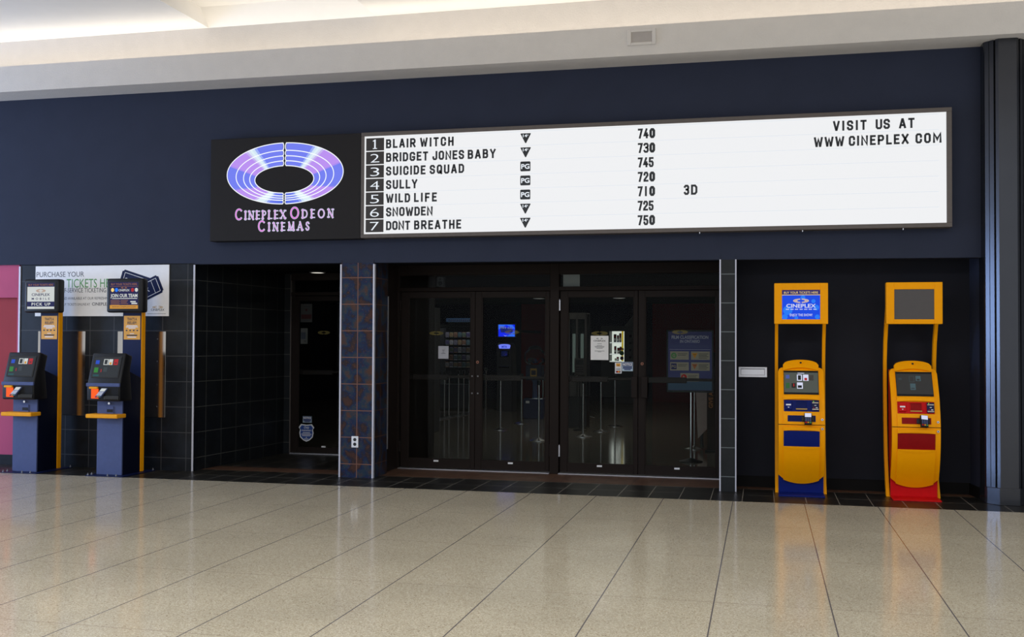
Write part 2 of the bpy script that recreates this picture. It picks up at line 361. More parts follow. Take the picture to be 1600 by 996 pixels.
# alcove side wall, back wall, its ceiling
b = MB()
b.add([(-6.955, 0.14, 0), (-6.80, 2.32, 0), (-6.80, 2.32, 2.66), (-6.955, 0.14, 2.66)], [(0, 1, 2, 3)], M['slate_side'])
b.add([(-6.95, 0.03, 0), (-6.955, 0.14, 0), (-6.955, 0.14, 2.6), (-6.95, 0.03, 2.6)], [(0, 1, 2, 3)], M['slate_side'])
struct(b.build('wall_alcove'))
b = MB(); b.box(-6.80, -6.70, 2.29, 2.40, 0, 2.66, M['slate_side']); struct(b.build('wall_alcove_back'))
b = MB(); b.box(-7.2, -4.62, 0.14, 2.6, 2.62, 2.70, M['lobby_ceiling']); b.box(-4.62, 2.6, 0.14, 1.10, 2.62, 2.70, M['lobby_ceiling'])
b.box(-12, 2.2, 1.10, 17.4, 2.70, 2.78, M['lobby_ceiling']); struct(b.build('ceiling_entrance'))
# tiled piers
b = MB()
b.add([(-4.955, -0.005, 0), (-4.548, -0.005, 0), (-4.548, -0.005, zb(-4.7)), (-4.955, -0.005, zb(-4.7))], [(0, 1, 2, 3)], M['rust'])
b.add([(-4.548, -0.005, 0), (-4.548, 0.50, 0), (-4.548, 0.50, 2.62), (-4.548, -0.005, 2.62)], [(0, 1, 2, 3)], M['rust_side'])
b.add([(-4.955, 0.50, 0), (-4.955, -0.005, 0), (-4.955, -0.005, 2.62), (-4.955, 0.50, 2.62)], [(0, 1, 2, 3)], M['rust_side'])
b.add([(-4.548, 0.50, 0), (-4.955, 0.50, 0), (-4.955, 0.50, 2.62), (-4.548, 0.50, 2.62)], [(0, 1, 2, 3)], M['rust_side'])
struct(b.build('wall_pier_rust_tile'))
b = MB()
b.add([(-0.455, -0.005, 0), (-0.29, -0.005, 0), (-0.29, -0.005, zb(-.4)), (-0.455, -0.005, zb(-.4))], [(0, 1, 2, 3)], M['slate_pier'])
b.add([(-0.455, 1.2, 0), (-0.455, -0.005, 0), (-0.455, -0.005, 2.62), (-0.455, 1.2, 2.62)], [(0, 1, 2, 3)], M['slate_side'])
b.add([(-0.29, -0.005, 0), (-0.29, 0.55, 0), (-0.29, 0.55, 2.62), (-0.29, -0.005, 2.62)], [(0, 1, 2, 3)], M['niche_wall'])
struct(b.build('wall_pier_slate_tile'))
# pale metal corner strips
def strip(n, x0, x1, z1=2.57, y=-0.012, y1=0.03):
    q = MB(); q.box(x0, x1, y, y1, 0, z1, M['trim_alum'], 0.002, 1); struct(q.build('trim_%d' % n))
strip(2, -6.957, -6.935, 2.59, 0.015); strip(3, -4.975, -4.955); strip(4, -4.553, -4.533); strip(5, -0.468, -0.452); strip(6, -0.297, -0.283)
q = MB(); q.box(-9.495, -9.47, 0.018, 0.05, 0.0, 2.60, M['trim_alum'], 0.002, 1); struct(q.build('trim_7'))
q = MB(); q.box(-6.70, -6.685, 2.275, 2.40, 0, 2.6, M['frame_grey']); struct(q.build('trim_8'))
q = MB(); q.box(-4.62, -4.545, 0.50, 0.53, 0.30, 2.2, M['alum']); struct(q.build('trim_9'))
# right niche: back wall, angled return, baseboard
b = MB(); b.box(-0.30, 2.26, 0.47, 0.60, 0, 2.62, M['niche_wall'])
struct(b.build('wall_niche'))
b = MB(); b.add([(2.205, 0.47, 0), (2.26, -0.0, 0), (2.26, -0.0, 2.62), (2.205, 0.47, 2.62)], [(0, 3, 2, 1)], M['navy_wall'])
b.add([(2.26, 0.0, 0), (2.26, 0.0, 2.62), (2.30, 0.0, 2.62), (2.30, 0.0, 0)], [(0, 1, 2, 3)], M['navy_wall'])
struct(b.build('wall_niche_return'))
b = MB(); b.box(-0.28, 2.205, 0.455, 0.47, 0.0, 0.125, M['base_dark'], 0.002, 1)
b.add([(2.19, 0.455, 0), (2.245, -0.005, 0), (2.245, -0.005, 0.125), (2.19, 0.455, 0.125)], [(0, 3, 2, 1)], M['base_dark'])
struct(b.build('baseboard_niche'))
# raspberry wall at the far left with a recessed panel and slate base
b = MB()
b.box(-13, -9.495, 0.09, 0.14, 0.10, 2.62, M['redniche'])
b.box(-13, -9.495, 0.03, 0.09, 2.19, 2.62, M['redwall']); b.box(-13, -9.495, 0.03, 0.09, 0.10, 0.66, M['redwall']); b.box(-9.52, -9.495, 0.03, 0.09, 0.66, 2.19, M['redwall'])
struct(b.build('wall_left_raspberry'))
b = MB(); b.box(-13, -9.495, 0.02, 0.14, 0.0, 0.13, M['slate']); struct(b.build('baseboard_left'))
# dark reveal of the entrance
b = MB(); b.box(-4.95, -4.60, 0.52, 2.6, 0, 2.62, M['bronze']); struct(b.build('wall_entrance_left'))
b = MB(); b.box(-0.50, -0.455, 1.0, 1.2, 0, 2.62, M['bronze']); struct(b.build('wall_entrance_right'))
# lobby shell
b = MB()
b.box(-12, -5.95, 17.2, 17.4, 0, 2.7, M['lobby_wall']); b.box(-6.65, -5.4, 17.18, 17.4, 0, 2.7, M['lobby_red']); b.box(-2.95, 2, 17.18, 17.4, 0, 2.7, M['lobby_red']); b.box(-5.95, 2, 17.2, 17.4, 0, 2.7, M['lobby_wall'])
struct(b.build('wall_lobby_back'))
b = MB(); b.box(-12.2, -12, 2.3, 17.4, 0, 2.7, M['lobby_wall']); struct(b.build('wall_lobby_left'))
b = MB(); b.box(0.6, 0.8, 1.2, 17.4, 0, 2.7, M['lobby_red']); b.box(-0.455, 0.8, 1.1, 1.2, 0, 2.7, M['lobby_red']); struct(b.build('wall_lobby_right'))
b = MB(); b.box(-12.2, -6.80, 2.40, 2.5, 0, 2.7, M['lobby_wall']); struct(b.build('wall_lobby_front'))

# the ribbed column at the right
def mirror(pts, c): return pts+[(2*c-x, y) for x, y in reversed(pts)]
b = MB()
prof = mirror([(2.236, 0.10), (2.236, -0.150), (2.247, -0.172), (2.279, -0.204), (2.279, -0.198), (2.285, -0.204), (2.285, -0.210), (2.318, -0.243), (2.326, -0.226), (2.334, -0.234), (2.334, -0.259), (2.358, -0.283)], 2.445)
b.prism(prof, 'z', 0.17, 4.79, M['column'])
colm = struct(b.build('column'))
b = MB(); b.prism(mirror([(2.230, 0.08), (2.230, -0.165), (2.248, -0.192), (2.352, -0.296)], 2.445), 'z', 0, 0.175, M['column'], 0.004, 1)
b.build('column_base', colm); colm['kind'] = 'structure'

# ------------------------------------------------------------------ doors
golddim = mat('dull_gold_print', (112, 100, 34), 0.6, var=0.05)
def oval_decal(name, label, x, z, y, w_=0.185, h_=0.052):
    q = MB(); q.M = frame((0, 0, 0)); q.oval(0, 0, w_/2, h_/2, 0.001, golddim, 4, 0.35, 5)
    return tag(q.build(name, loc=(x, y, z)), label, 'decal', 'gold oval decals on the glass')
DY = 1.03
copper = mat('copper_lock', (150, 100, 82), 0.4, 0.6)
def door(n, x0, x1, gx0, gx1, gz0, gz1, z1, y=DY, hinge=None, pull=None, screws=False, bar=True, lock=None, bright=False, rail_tag=None):
    fz = MB(); t = 0.045
    fz.box(x0, gx0, y, y+t, 0.02, z1, M['bronze'], 0.003, 1); fz.box(gx1, x1, y, y+t, 0.02, z1, M['bronze'], 0.003, 1)
    fz.box(gx0, gx1, y, y+t, 0.02, gz0, M['bronze'], 0.003, 1); fz.box(gx0, gx1, y, y+t, gz1, z1, M['bronze'], 0.003, 1)
    d = struct(fz.build('door_%d' % n))
    g = MB(); g.box(gx0, gx1, y+0.018, y+0.026, gz0, gz1, M['glass']); g.build('glass', d)
    g = MB(); 
    for a, c in ((gx0, gx0+0.012), (gx1-0.012, gx1)): g.box(a, c, y+0.004, y+0.017, gz0, gz1, M['bronze'])
    g.build('glazing_bead', d)
    if bar:
        g = MB(); g.box(gx0, gx1, y+0.075, y+0.10, 1.17, 1.205, M['bronze'], 0.006); 
        g.box(gx0+0.03, gx0+0.50, y+0.065, y+0.125, 1.145, 1.215, M['bronze'], 0.008)
        g.box(gx0, gx0+0.04, y+t, y+0.10, 1.15, 1.22, M['bronze']); g.box(gx1-0.04, gx1, y+t, y+0.10, 1.15, 1.22, M['bronze'])
        g.build('push_bar', d)
    if hinge is not None:
        for zz in (0.28, 2.10):
            g = MB(); g.cyl((hinge, y-0.012, zz-0.065), (hinge, y-0.012, zz+0.065), 0.013, 0.013, M['alum'] if bright else M['bronze'], 12)
            g.cyl((hinge, y-0.012, zz+0.065), (hinge, y-0.012, zz+0.08), 0.008, 0.004, M['alum'] if bright else M['bronze'], 10)
            g.build('hinge', d)
    if pull:
        g = MB(); g.box(pull-0.036, pull+0.036, y-0.055, y-0.038, 0.965, 1.225, M['bronze'], 0.005)
        for zz in (1.0, 1.19): g.cyl((pull, y-0.04, zz), (pull, y, zz), 0.012, 0.012, M['bronze'], 10)
        g.build('handle', d)
    if screws:
        for zz in (0.984, 1.202):
            g = MB(); g.cyl((screws, y-0.006, zz), (screws, y, zz), 0.009, 0.011, M['boltmetal'], 12); g.build('bolt_head', d)
    if lock:
        g = MB(); g.cyl((lock, y-0.010, 1.38), (lock, y, 1.38), 0.017, 0.019, copper, 18)
        g.cyl((lock, y-0.014, 1.38), (lock, y-0.010, 1.38), 0.009, 0.009, M['bronze'], 14); g.build('lock_cylinder', d)
    if rail_tag:
        g = MB(); g.box(rail_tag-0.032, rail_tag+0.032, y-0.003, y, 0.10, 0.122, M['white'], 0.001, 1); o = g.build('rail_label', d); o['label'] = 'small white label'
    return d
door(1, -4.555, -3.566, -4.455, -3.62, 0.14, 2.20, 2.28, hinge=-4.565, screws=-3.60, rail_tag=-4.074)
door(2, -3.562, -2.598, -3.478, -2.645, 0.14, 2.20, 2.28, hinge=-2.592, screws=-3.525, lock=-3.529, rail_tag=-3.094)
door(3, -2.462, -1.492, -2.368, -1.538, 0.14, 2.20, 2.28, hinge=-2.468, bright=True, pull=-1.53, rail_tag=-1.963)
door(4, -1.486, -0.508, -1.405, -0.549, 0.14, 2.20, 2.28, pull=-1.405, lock=-1.438, rail_tag=-1.014)
# frames around the door pairs with transom glass
b = MB(); y0, y1 = DY-0.03, DY+0.08
b.box(-4.62, -4.575, y0, y1, 0, 2.66, M['bronze'], 0.003, 1); b.box(-2.588, -2.474, y0, y1, 0, 2.66, M['bronze'], 0.003, 1); b.box(-0.504, -0.452, y0, y1, 0, 2.66, M['bronze'], 0.003, 1)
for x0, x1 in ((-4.575, -2.588), (-2.474, -0.504)):
    b.box(x0, x1, y0, y1, 2.285, 2.335, M['bronze'], 0.003, 1); b.box(x0, x1, y0, y1, 2.49, 2.66, M['bronze'], 0.003, 1)
fr = struct(b.build('trim_10'))
for x0, x1 in ((-4.575, -2.588), (-2.474, -0.504)):
    g = MB(); g.box(x0, x1, DY+0.02, DY+0.028, 2.335, 2.49, M['glass']); g.build('transom_glass', fr)
    g = MB(); g.box(x0, x1, DY-0.06, DY+0.05, 0, 0.014, M['alum'], 0.003, 1); g.build('threshold', fr)
# alcove door
door(5, -6.685, -5.05, -6.575, -5.15, 0.10, 2.22, 2.29, y=2.29, hinge=None, rail_tag=-6.17)
b = MB(); b.box(-6.685, -5.0, 2.26, 2.37, 2.30, 2.345, M['bronze']); b.box(-6.685, -5.0, 2.26, 2.37, 2.52, 2.66, M['bronze'])
f2 = struct(b.build('trim_11'))
g = MB(); g.box(-6.685, -5.0, 2.31, 2.318, 2.345, 2.52, M['glass']); g.build('transom_glass', f2)
g = MB(); g.box(-6.68, -5.0, 2.24, 2.33, 0, 0.016, M['alum'], 0.003, 1); g.build('threshold', f2)

# ================================================================== YELLOW TICKET KIOSKS
_pz = [0.08, 0.2, 0.35, 0.5, 0.65, 0.83, 1.0, 1.1, 1.25, 1.40, 1.48]
_py = [0.04, -0.03, -0.105, -0.155, -0.178, -0.172, -0.125, -0.085, 0.01, 0.115, 0.17]
def kprof(z):
    z = min(max(z, _pz[0]), _pz[-1]); i = max(k for k in range(len(_pz)-1) if _pz[k] <= z)
    def tan(k):
        if k == 0: return (_py[1]-_py[0])/(_pz[1]-_pz[0])
        if k == len(_pz)-1: return (_py[-1]-_py[-2])/(_pz[-1]-_pz[-2])
        return (_py[k+1]-_py[k-1])/(_pz[k+1]-_pz[k-1])
    h = _pz[i+1]-_pz[i]; t = (z-_pz[i])/h
    return (2*t**3-3*t**2+1)*_py[i]+(t**3-2*t**2+t)*h*tan(i)+(-2*t**3+3*t**2)*_py[i+1]+(t**3-t**2)*h*tan(i+1)
def slab(mb, xs, zlo, zhi, off, thick, mt, nv=24, crown=0.012, flat=False):
    """a skin that follows the kiosk front, between two edge curves"""
    nx = len(xs); vs = []; fs = []
    for layer in (0, 1):
        for x in xs:
            a, c = zlo(x), zhi(x)
            for k in range(nv+1):
                z = a+(c-a)*k/nv
                y = kprof(a)+(kprof(c)-kprof(a))*k/nv if flat else kprof(z)
                y += crown*(x/0.24)**2 - crown - off
                vs.append((x, y+layer*thick, z))
    N = nx*(nv+1)
    def I(l, i, k): return l*N+i*(nv+1)+k
    for i in range(nx-1):
        for k in range(nv):
            fs.append((I(0, i, k), I(0, i+1, k), I(0, i+1, k+1), I(0, i, k+1)))
            fs.append((I(1, i, k), I(1, i, k+1), I(1, i+1, k+1), I(1, i+1, k)))
        fs.append((I(0, i, 0), I(1, i, 0), I(1, i+1, 0), I(0, i+1, 0))); fs.append((I(0, i, nv), I(0, i+1, nv), I(1, i+1, nv), I(1, i, nv)))
    for k in range(nv):
        fs.append((I(0, 0, k), I(0, 0, k+1), I(1, 0, k+1), I(1, 0, k))); fs.append((I(0, nx-1, k), I(1, nx-1, k), I(1, nx-1, k+1), I(0, nx-1, k+1)))
    mb.add(vs, fs, mt)
def lsp(a, c, n): return [a+(c-a)*i/(n-1) for i in range(n)]
def ky(x, z, off): return kprof(z)+0.012*(x/0.24)**2-0.012-off
def kframe(x, z, off, dz=0.05):
    u_ = Vector((0, kprof(z+dz)-kprof(z-dz), 2*dz))
    return frame((x, ky(x, z, off), z), (1, 0, 0), u_)
def const(c): return lambda x: c

def poster_grid(q, u0, v0, u1, v1, items, n):
    for (a, c, wd, ht, mt) in items:
        U = u0+(u1-u0)*a; V = v0+(v1-v0)*c
        q.rect(U, V, U+(u1-u0)*wd, V+(v1-v0)*ht, n, mt)
scr_on = glow('kiosk_screen_lit', (98, 104, 98), 0.55); scr_dim = glow('kiosk_screen_dim', (66, 66, 66), 0.5)
scr_off = mat('header_screen_dark', (70, 64, 62), 0.3, var=0.03)
e_white = glow('screen_white', (216, 220, 245), 0.9); e_blue = glow('screen_blue', (40, 80, 200), 0.8); e_green = glow('screen_green', (60, 150, 60), 0.6)
e_red = glow('screen_red', (190, 40, 45), 0.7); e_dark = glow('screen_dark', (48, 52, 52), 0.4); e_teal = glow('screen_teal', (84, 108, 116), 0.55)
e_navy = glow('screen_navy', (30, 28, 110), 0.8); e_vivid = glow('screen_vivid_blue', (10, 70, 225), 0.95); e_vivid2 = glow('screen_light_blue', (30, 120, 245), 0.95)
e_gold = glow('screen_gold', (250, 214, 130), 0.9); e_mid = glow('screen_mid_teal', (74, 84, 88), 0.5)

e_bl2 = glow('screen_soft_blue', (84, 100, 176), 0.7); e_gr2 = glow('screen_soft_green', (62, 112, 64), 0.6)
def yellow_kiosk(label, loc, accent, accent_dark, lit):
    t = thing('ticket_kiosk', label, 'ticket kiosk', loc, 0, 'yellow ticket kiosks in the niche')
    # cabinet behind the shell
    pts = [(0.06, 0.0), (0.05, 0.12)]+[(kprof(z)+0.035, z) for z in lsp(0.2, 1.36, 18)]+[(0.32, 1.36), (0.32, 0.0)]
    q = MB(); q.prism(pts, 'x', -0.222, 0.222, accent); q.build('cabinet', t)
    # plinth with foot plate
    q = MB(); q.box(-0.236, 0.236, 0.02, 0.06, 0, 0.30, accent, 0.003, 1)
    q.box(-0.24, 0.24, -0.24, 0.06, 0.0, 0.018, accent, 0.006, 2); q.build('foot_plate', t)
    # outer shell
    ho, hc = 0.24, 0.188
    def zhi(x):
        a = abs(x)
        if a <= hc: return 1.375
        s_ = (a-hc)/(ho-hc); return 1.325+0.05*math.sqrt(max(0, 1-s_*s_))*1.0
    def zlo(x):
        a = abs(x); return 0.21-0.045*(1-min(1, max(0, (a-hc)/(ho-hc)))) if a > hc else 0.165
    xs = lsp(-ho, -hc, 7)+lsp(-hc, hc, 9)[1:-1]+lsp(hc, ho, 7)
    q = MB(); slab(q, xs, zlo, zhi, 0.0, 0.05, M['yellow'], 34); q.build('front_shell', t, smooth=True)
    # raised middle: apron, hood, lips
    xc = lsp(-hc, hc, 19)
    def arc(z_, d): return lambda x: z_-d*(1-(x/hc)**2)
    q = MB(); slab(q, xc, arc(0.155, 0.04), arc(0.525, 0.0), 0.016, 0.03, M['yellow'], 20)
    q.build('apron', t, smooth=True)
    q = MB(); slab(q, xc, arc(0.525, 0.022), arc(0.535, 0.0), 0.022, 0.03, M['yellow'], 4); q.build('apron_lip', t, smooth=True)
    q = MB(); slab(q, xc, lambda x: 1.345+0.03*(1-(x/hc)**2), lambda x: 1.405+0.055*math.sqrt(max(0, 1-(x/hc)**2)), 0.024, 0.06, M['yellow'], 8); q.build('hood', t, smooth=True)
    q = MB(); slab(q, xc, arc(1.075, 0.0), lambda x: 1.345+0.004, 0.014, 0.03, M['yellow'], 10); q.build('screen_surround', t, smooth=True)
    q = MB(); slab(q, xc, lambda x: 1.032+0.012*(1-(x/hc)**2), arc(1.076, 0.0), 0.026, 0.03, M['yellow'], 4); q.build('panel_visor', t, smooth=True)
    q = MB(); slab(q, xc, lambda x: 0.702+0.010*(1-(x/hc)**2), arc(0.745, 0.0), 0.022, 0.03, M['yellow'], 4); q.build('panel_visor', t, smooth=True)
    q = MB(); slab(q, xc, arc(0.772, 0), arc(0.908, 0), 0.014, 0.03, M['yellow'], 8); q.build('slot_surround', t, smooth=True)
    # camera in the hood
    q = MB(); q.M = kframe(0, 1.425, 0.026, 0.02)
    q.cyl((0, 0, -0.01), (0, 0, 0.006), 0.026, 0.022, M['yellow'], 20); q.cyl((0, 0, 0.006), (0, 0, 0.008), 0.012, 0.011, M['blackgloss'], 16); q.build('camera', t)
    # seam across the front
    q = MB(); slab(q, lsp(-0.2405, 0.2405, 15), const(0.765), const(0.771), 0.003, 0.02, M['base_dark'], 1); q.build('seam', t)
    # touch screen
    q = MB(); slab(q, lsp(-0.183, 0.183, 3), const(1.090), const(1.342), 0.030, 0.02, M['black'], 1, flat=True, crown=0.0); 
    sc = q.build('touch_screen', t)
    q = MB(); zm = 1.216; n_ = Vector((0, kprof(1.342)-kprof(1.090), 0.252)).normalized()
    fy = (kprof(1.342)+kprof(1.090))/2-0.0315
    q.M = frame((0, fy, zm), (1, 0, 0), n_)
    H = 0.132
    q.rect(-0.178, -H+0.006, 0.178, H-0.006, 0.0, scr_on if lit else scr_dim)
    if lit:
        poster_grid(q, -0.178, -H, 0.178, H, [(0.05, 0.68, 0.11, 0.18, e_bl2), (0.38, 0.58, 0.15, 0.30, e_white), (0.41, 0.62, 0.09, 0.22, e_dark), (0.56, 0.58, 0.16, 0.30, e_white), (0.60, 0.60, 0.08, 0.12, e_red),
            (0.74, 0.60, 0.13, 0.26, mat('screen_dull', (70, 66, 62), 0.4)), (0.05, 0.22, 0.11, 0.25, e_gr2), (0.22, 0.24, 0.12, 0.22, e_dark), (0.27, 0.30, 0.03, 0.14, e_red), (0.38, 0.20, 0.17, 0.30, e_white), (0.40, 0.24, 0.12, 0.12, e_dark), (0.40, 0.93, 0.2, 0.03, e_white)], 0.0008)
        # overlaid pieces sit a hair prouder than the ones beneath
        poster_grid(q, -0.178, -H, 0.178, H, [(0.41, 0.62, 0.09, 0.22, e_dark), (0.60, 0.60, 0.08, 0.12, e_red), (0.27, 0.30, 0.03, 0.14, e_red), (0.40, 0.24, 0.12, 0.12, e_dark)], 0.0016)
    else:
        poster_grid(q, -0.178, -H, 0.178, H, [(0.06, 0.68, 0.09, 0.10, e_mid), (0.36, 0.58, 0.15, 0.30, e_mid), (0.55, 0.64, 0.14, 0.24, e_teal), (0.38, 0.22, 0.15, 0.30, e_teal)], 0.0008)
        poster_grid(q, -0.178, -H, 0.178, H, [(0.38, 0.61, 0.11, 0.24, scr_dim), (0.58, 0.66, 0.08, 0.08, scr_dim), (0.40, 0.26, 0.10, 0.06, e_mid)], 0.0016)
    q.build('screen_image', sc)
    # accent band: printer, mouth, reader
    q = MB(); slab(q, lsp(-0.183, 0.183, 7), const(0.910), const(1.030), 0.012, 0.02, accent, 6); band = q.build('dispenser_panel', t)
    q = MB(); q.M = kframe(-0.135, 0.972, 0.012); q.box(-0.036, 0.036, -0.048, 0.048, 0, 0.022, accent, 0.005)
    q.rect(-0.026, -0.006, 0.026, 0.010, 0.0235, M['white']); q.poly([(-0.010, -0.022), (0.010, -0.022), (0, -0.034)], 0.0235, M['white'])
    q.build('coupon_reader', band)
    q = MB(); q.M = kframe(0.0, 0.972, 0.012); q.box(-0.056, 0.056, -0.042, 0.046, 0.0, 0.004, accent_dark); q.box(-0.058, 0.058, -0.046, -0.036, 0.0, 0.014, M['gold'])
    q.box(-0.062, -0.056, -0.042, 0.05, 0, 0.008, accent); q.box(0.056, 0.062, -0.042, 0.05, 0, 0.008, accent); q.box(-0.062, 0.062, 0.046, 0.052, 0, 0.012, accent); q.build('ticket_mouth', band)
    q = MB(); q.M = kframe(0.143, 0.968, 0.012); q.box(-0.037, 0.037, -0.052, 0.056, 0, 0.020, M['navy'], 0.005)
    q.rect(-0.032, 0.026, 0.032, 0.038, 0.0212, M['steel']); q.rect(-0.032, -0.046, 0.032, -0.034, 0.0212, M['steel']); q.rect(-0.010, 0.0, 0.010, 0.006, 0.0212, M['white'])
    q.rect(-0.020, -0.026, -0.012, -0.018, 0.0212, M['red']); q.rect(0.004, -0.026, 0.024, -0.018, 0.0212, M['white']); q.disc(-0.018, 0.047, 0.005, 0.005, 0.0212, glow('led_green', (150, 230, 40), 0.9), 12)
    q.build('card_reader', band)
    # slot and pin pad
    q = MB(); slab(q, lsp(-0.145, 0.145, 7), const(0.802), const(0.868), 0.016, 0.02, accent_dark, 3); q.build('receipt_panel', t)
    q = MB(); q.M = kframe(0.02, 0.835, 0.017); q.box(-0.02, 0.11, -0.028, 0.024, 0, 0.02, M['black'], 0.003, 1)
    pad = q.build('pin_pad_bracket', t)
    q = MB(); q.M = kframe(0.065, 0.828, 0.040) @ Matrix.Rotation(-0.30, 4, 'X') @ Matrix.Rotation(0.0 if lit else 0.22, 4, 'Y')
    q.box(-0.039, 0.039, -0.068, 0.064, 0, 0.036, M['black'], 0.008)
    q.rect(-0.033, 0.014, 0.033, 0.058, 0.0372, e_white)
    for r_ in range(3):
        for c_ in range(3): q.box(-0.030+c_*0.022, -0.014+c_*0.022, -0.006-r_*0.014, 0.004-r_*0.014, 0.036, 0.039, M['slategrey'])
    for c_, mt in enumerate((M['red'], M['amber'], M['green'])): q.box(-0.030+c_*0.022, -0.014+c_*0.022, -0.054, -0.042, 0.036, 0.040, mt)
    o = q.build('pin_pad', t); o['label'] = 'black card pin pad with coloured keys'
    for zz in (0.825, 0.728):
        q = MB(); q.M = kframe(0.214, zz, 0.0); q.cyl((0, 0, 0), (0, 0, 0.010), 0.014, 0.012, M['alum'], 16); q.cyl((0, 0, 0.010), (0, 0, 0.012), 0.006, 0.006, M['black'], 10); q.build('lock', t)
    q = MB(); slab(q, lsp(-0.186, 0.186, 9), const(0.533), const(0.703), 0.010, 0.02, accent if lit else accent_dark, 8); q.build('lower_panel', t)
    # posts and the header display
    path = [(0.11, 0.0), (0.20, 0.16), (0.29, 0.42), (0.345, 0.80), (0.365, 1.20), (0.36, 1.45), (0.31, 1.66), (0.22, 1.84), (0.11, 2.0), (0.05, 2.1)]
    for sgn in (-1, 1):
        q = MB(); vs = []; x0, x1 = (-0.272, -0.238) if sgn < 0 else (0.238, 0.272)
        for k, (a, c) in enumerate(path):
            p0 = path[max(0, k-1)]; p1 = path[min(len(path)-1, k+1)]; tx, tz = p1[0]-p0[0], p1[1]-p0[1]; l_ = math.hypot(tx, tz); nx_, nz_ = tz/l_*0.04, -tx/l_*0.04
            if k == 0: nx_, nz_ = 0.045, 0
            vs += [(x0, a-nx_, c-nz_), (x1, a-nx_, c-nz_), (x1, a+nx_, c+nz_), (x0, a+nx_, c+nz_)]
        fs = [(0, 3, 2, 1), tuple(4*(len(path)-1)+k for k in range(4))]
        for k in range(len(path)-1):
            for j in range(4): fs.append((4*k+j, 4*k+(j+1) % 4, 4*k+4+(j+1) % 4, 4*k+4+j))
        q.add(vs, fs, M['yellow']); q.build('post', t, smooth=True)
    q = MB(); hx = 0.282; a, c, dd, e = -0.20, 0.20, 1.903, 2.222
    bm = bmesh.new()
    q.box(-hx, hx, -0.02, 0.05, 1.853, 2.297, M['yellow'], 0.008)
    for (x0, x1, z0, z1) in ((-hx, a, 1.853, 2.297), (c, hx, 1.853, 2.297), (a-0.004, c+0.004, 1.853, dd), (a-0.004, c+0.004, e, 2.297)): q.box(x0, x1, -0.058, 0.0, z0, z1, M['yellow'], 0.004, 1)
    bm.free(); hd = q.build('header_frame', t)
    q = MB(); q.M = frame((0, -0.046, 0)); q.rect(a-0.002, dd-0.002, c+0.002, e+0.002, 0, M['navy'] if lit else scr_off)
    if lit:
        q.rect(a, e-0.050, c, e, 0.001, e_navy); q.rect(a, e-0.056, c, e-0.050, 0.001, e_gold)
        q.text('BUY YOUR TICKETS HERE', 0, e-0.040, 0.026, 0.002, e_gold, 'c', 0.36)
        q.rect(a, dd, c, e-0.056, 0.001, e_vivid)
        for (u_, v_, r_) in ((-0.17, 1.93, 0.03), (0.13, 2.10, 0.022), (-0.14, 2.00, 0.05), (0.17, 1.93, 0.025), (0.02, 2.14, 0.025), (-0.05, 1.92, 0.02), (0.16, 2.03, 0.03)): q.disc(u_, min(v_, 2.14), r_, r_, 0.0015, e_vivid2)
        q.oval(0, 2.105, 0.082, 0.024, 0.003, e_gold, 3, 0.45, 7)
        q.text('CINEPLEX', 0, 2.030, 0.042, 0.003, e_white, 'c', 0.31, bold=0.02)
        for k in range(7): q.rect(-0.16+k*0.048, 2.008, -0.126+k*0.048, 2.016, 0.003, e_white)
        q.text('ENJOY THE SHOW!', 0, 1.937, 0.028, 0.003, e_white, 'c', 0.235, bold=0.01)
    q.build('header_screen', hd)
    return t
yellow_kiosk('yellow ticket kiosk with blue base and lit blue header screen', (0.405, 0.0, 0), M['blue'], M['bluedark'], True)
yellow_kiosk('yellow ticket kiosk with red base and blank dark header screen', (1.565, 0.0, 0), M['red'], M['reddark'], False)

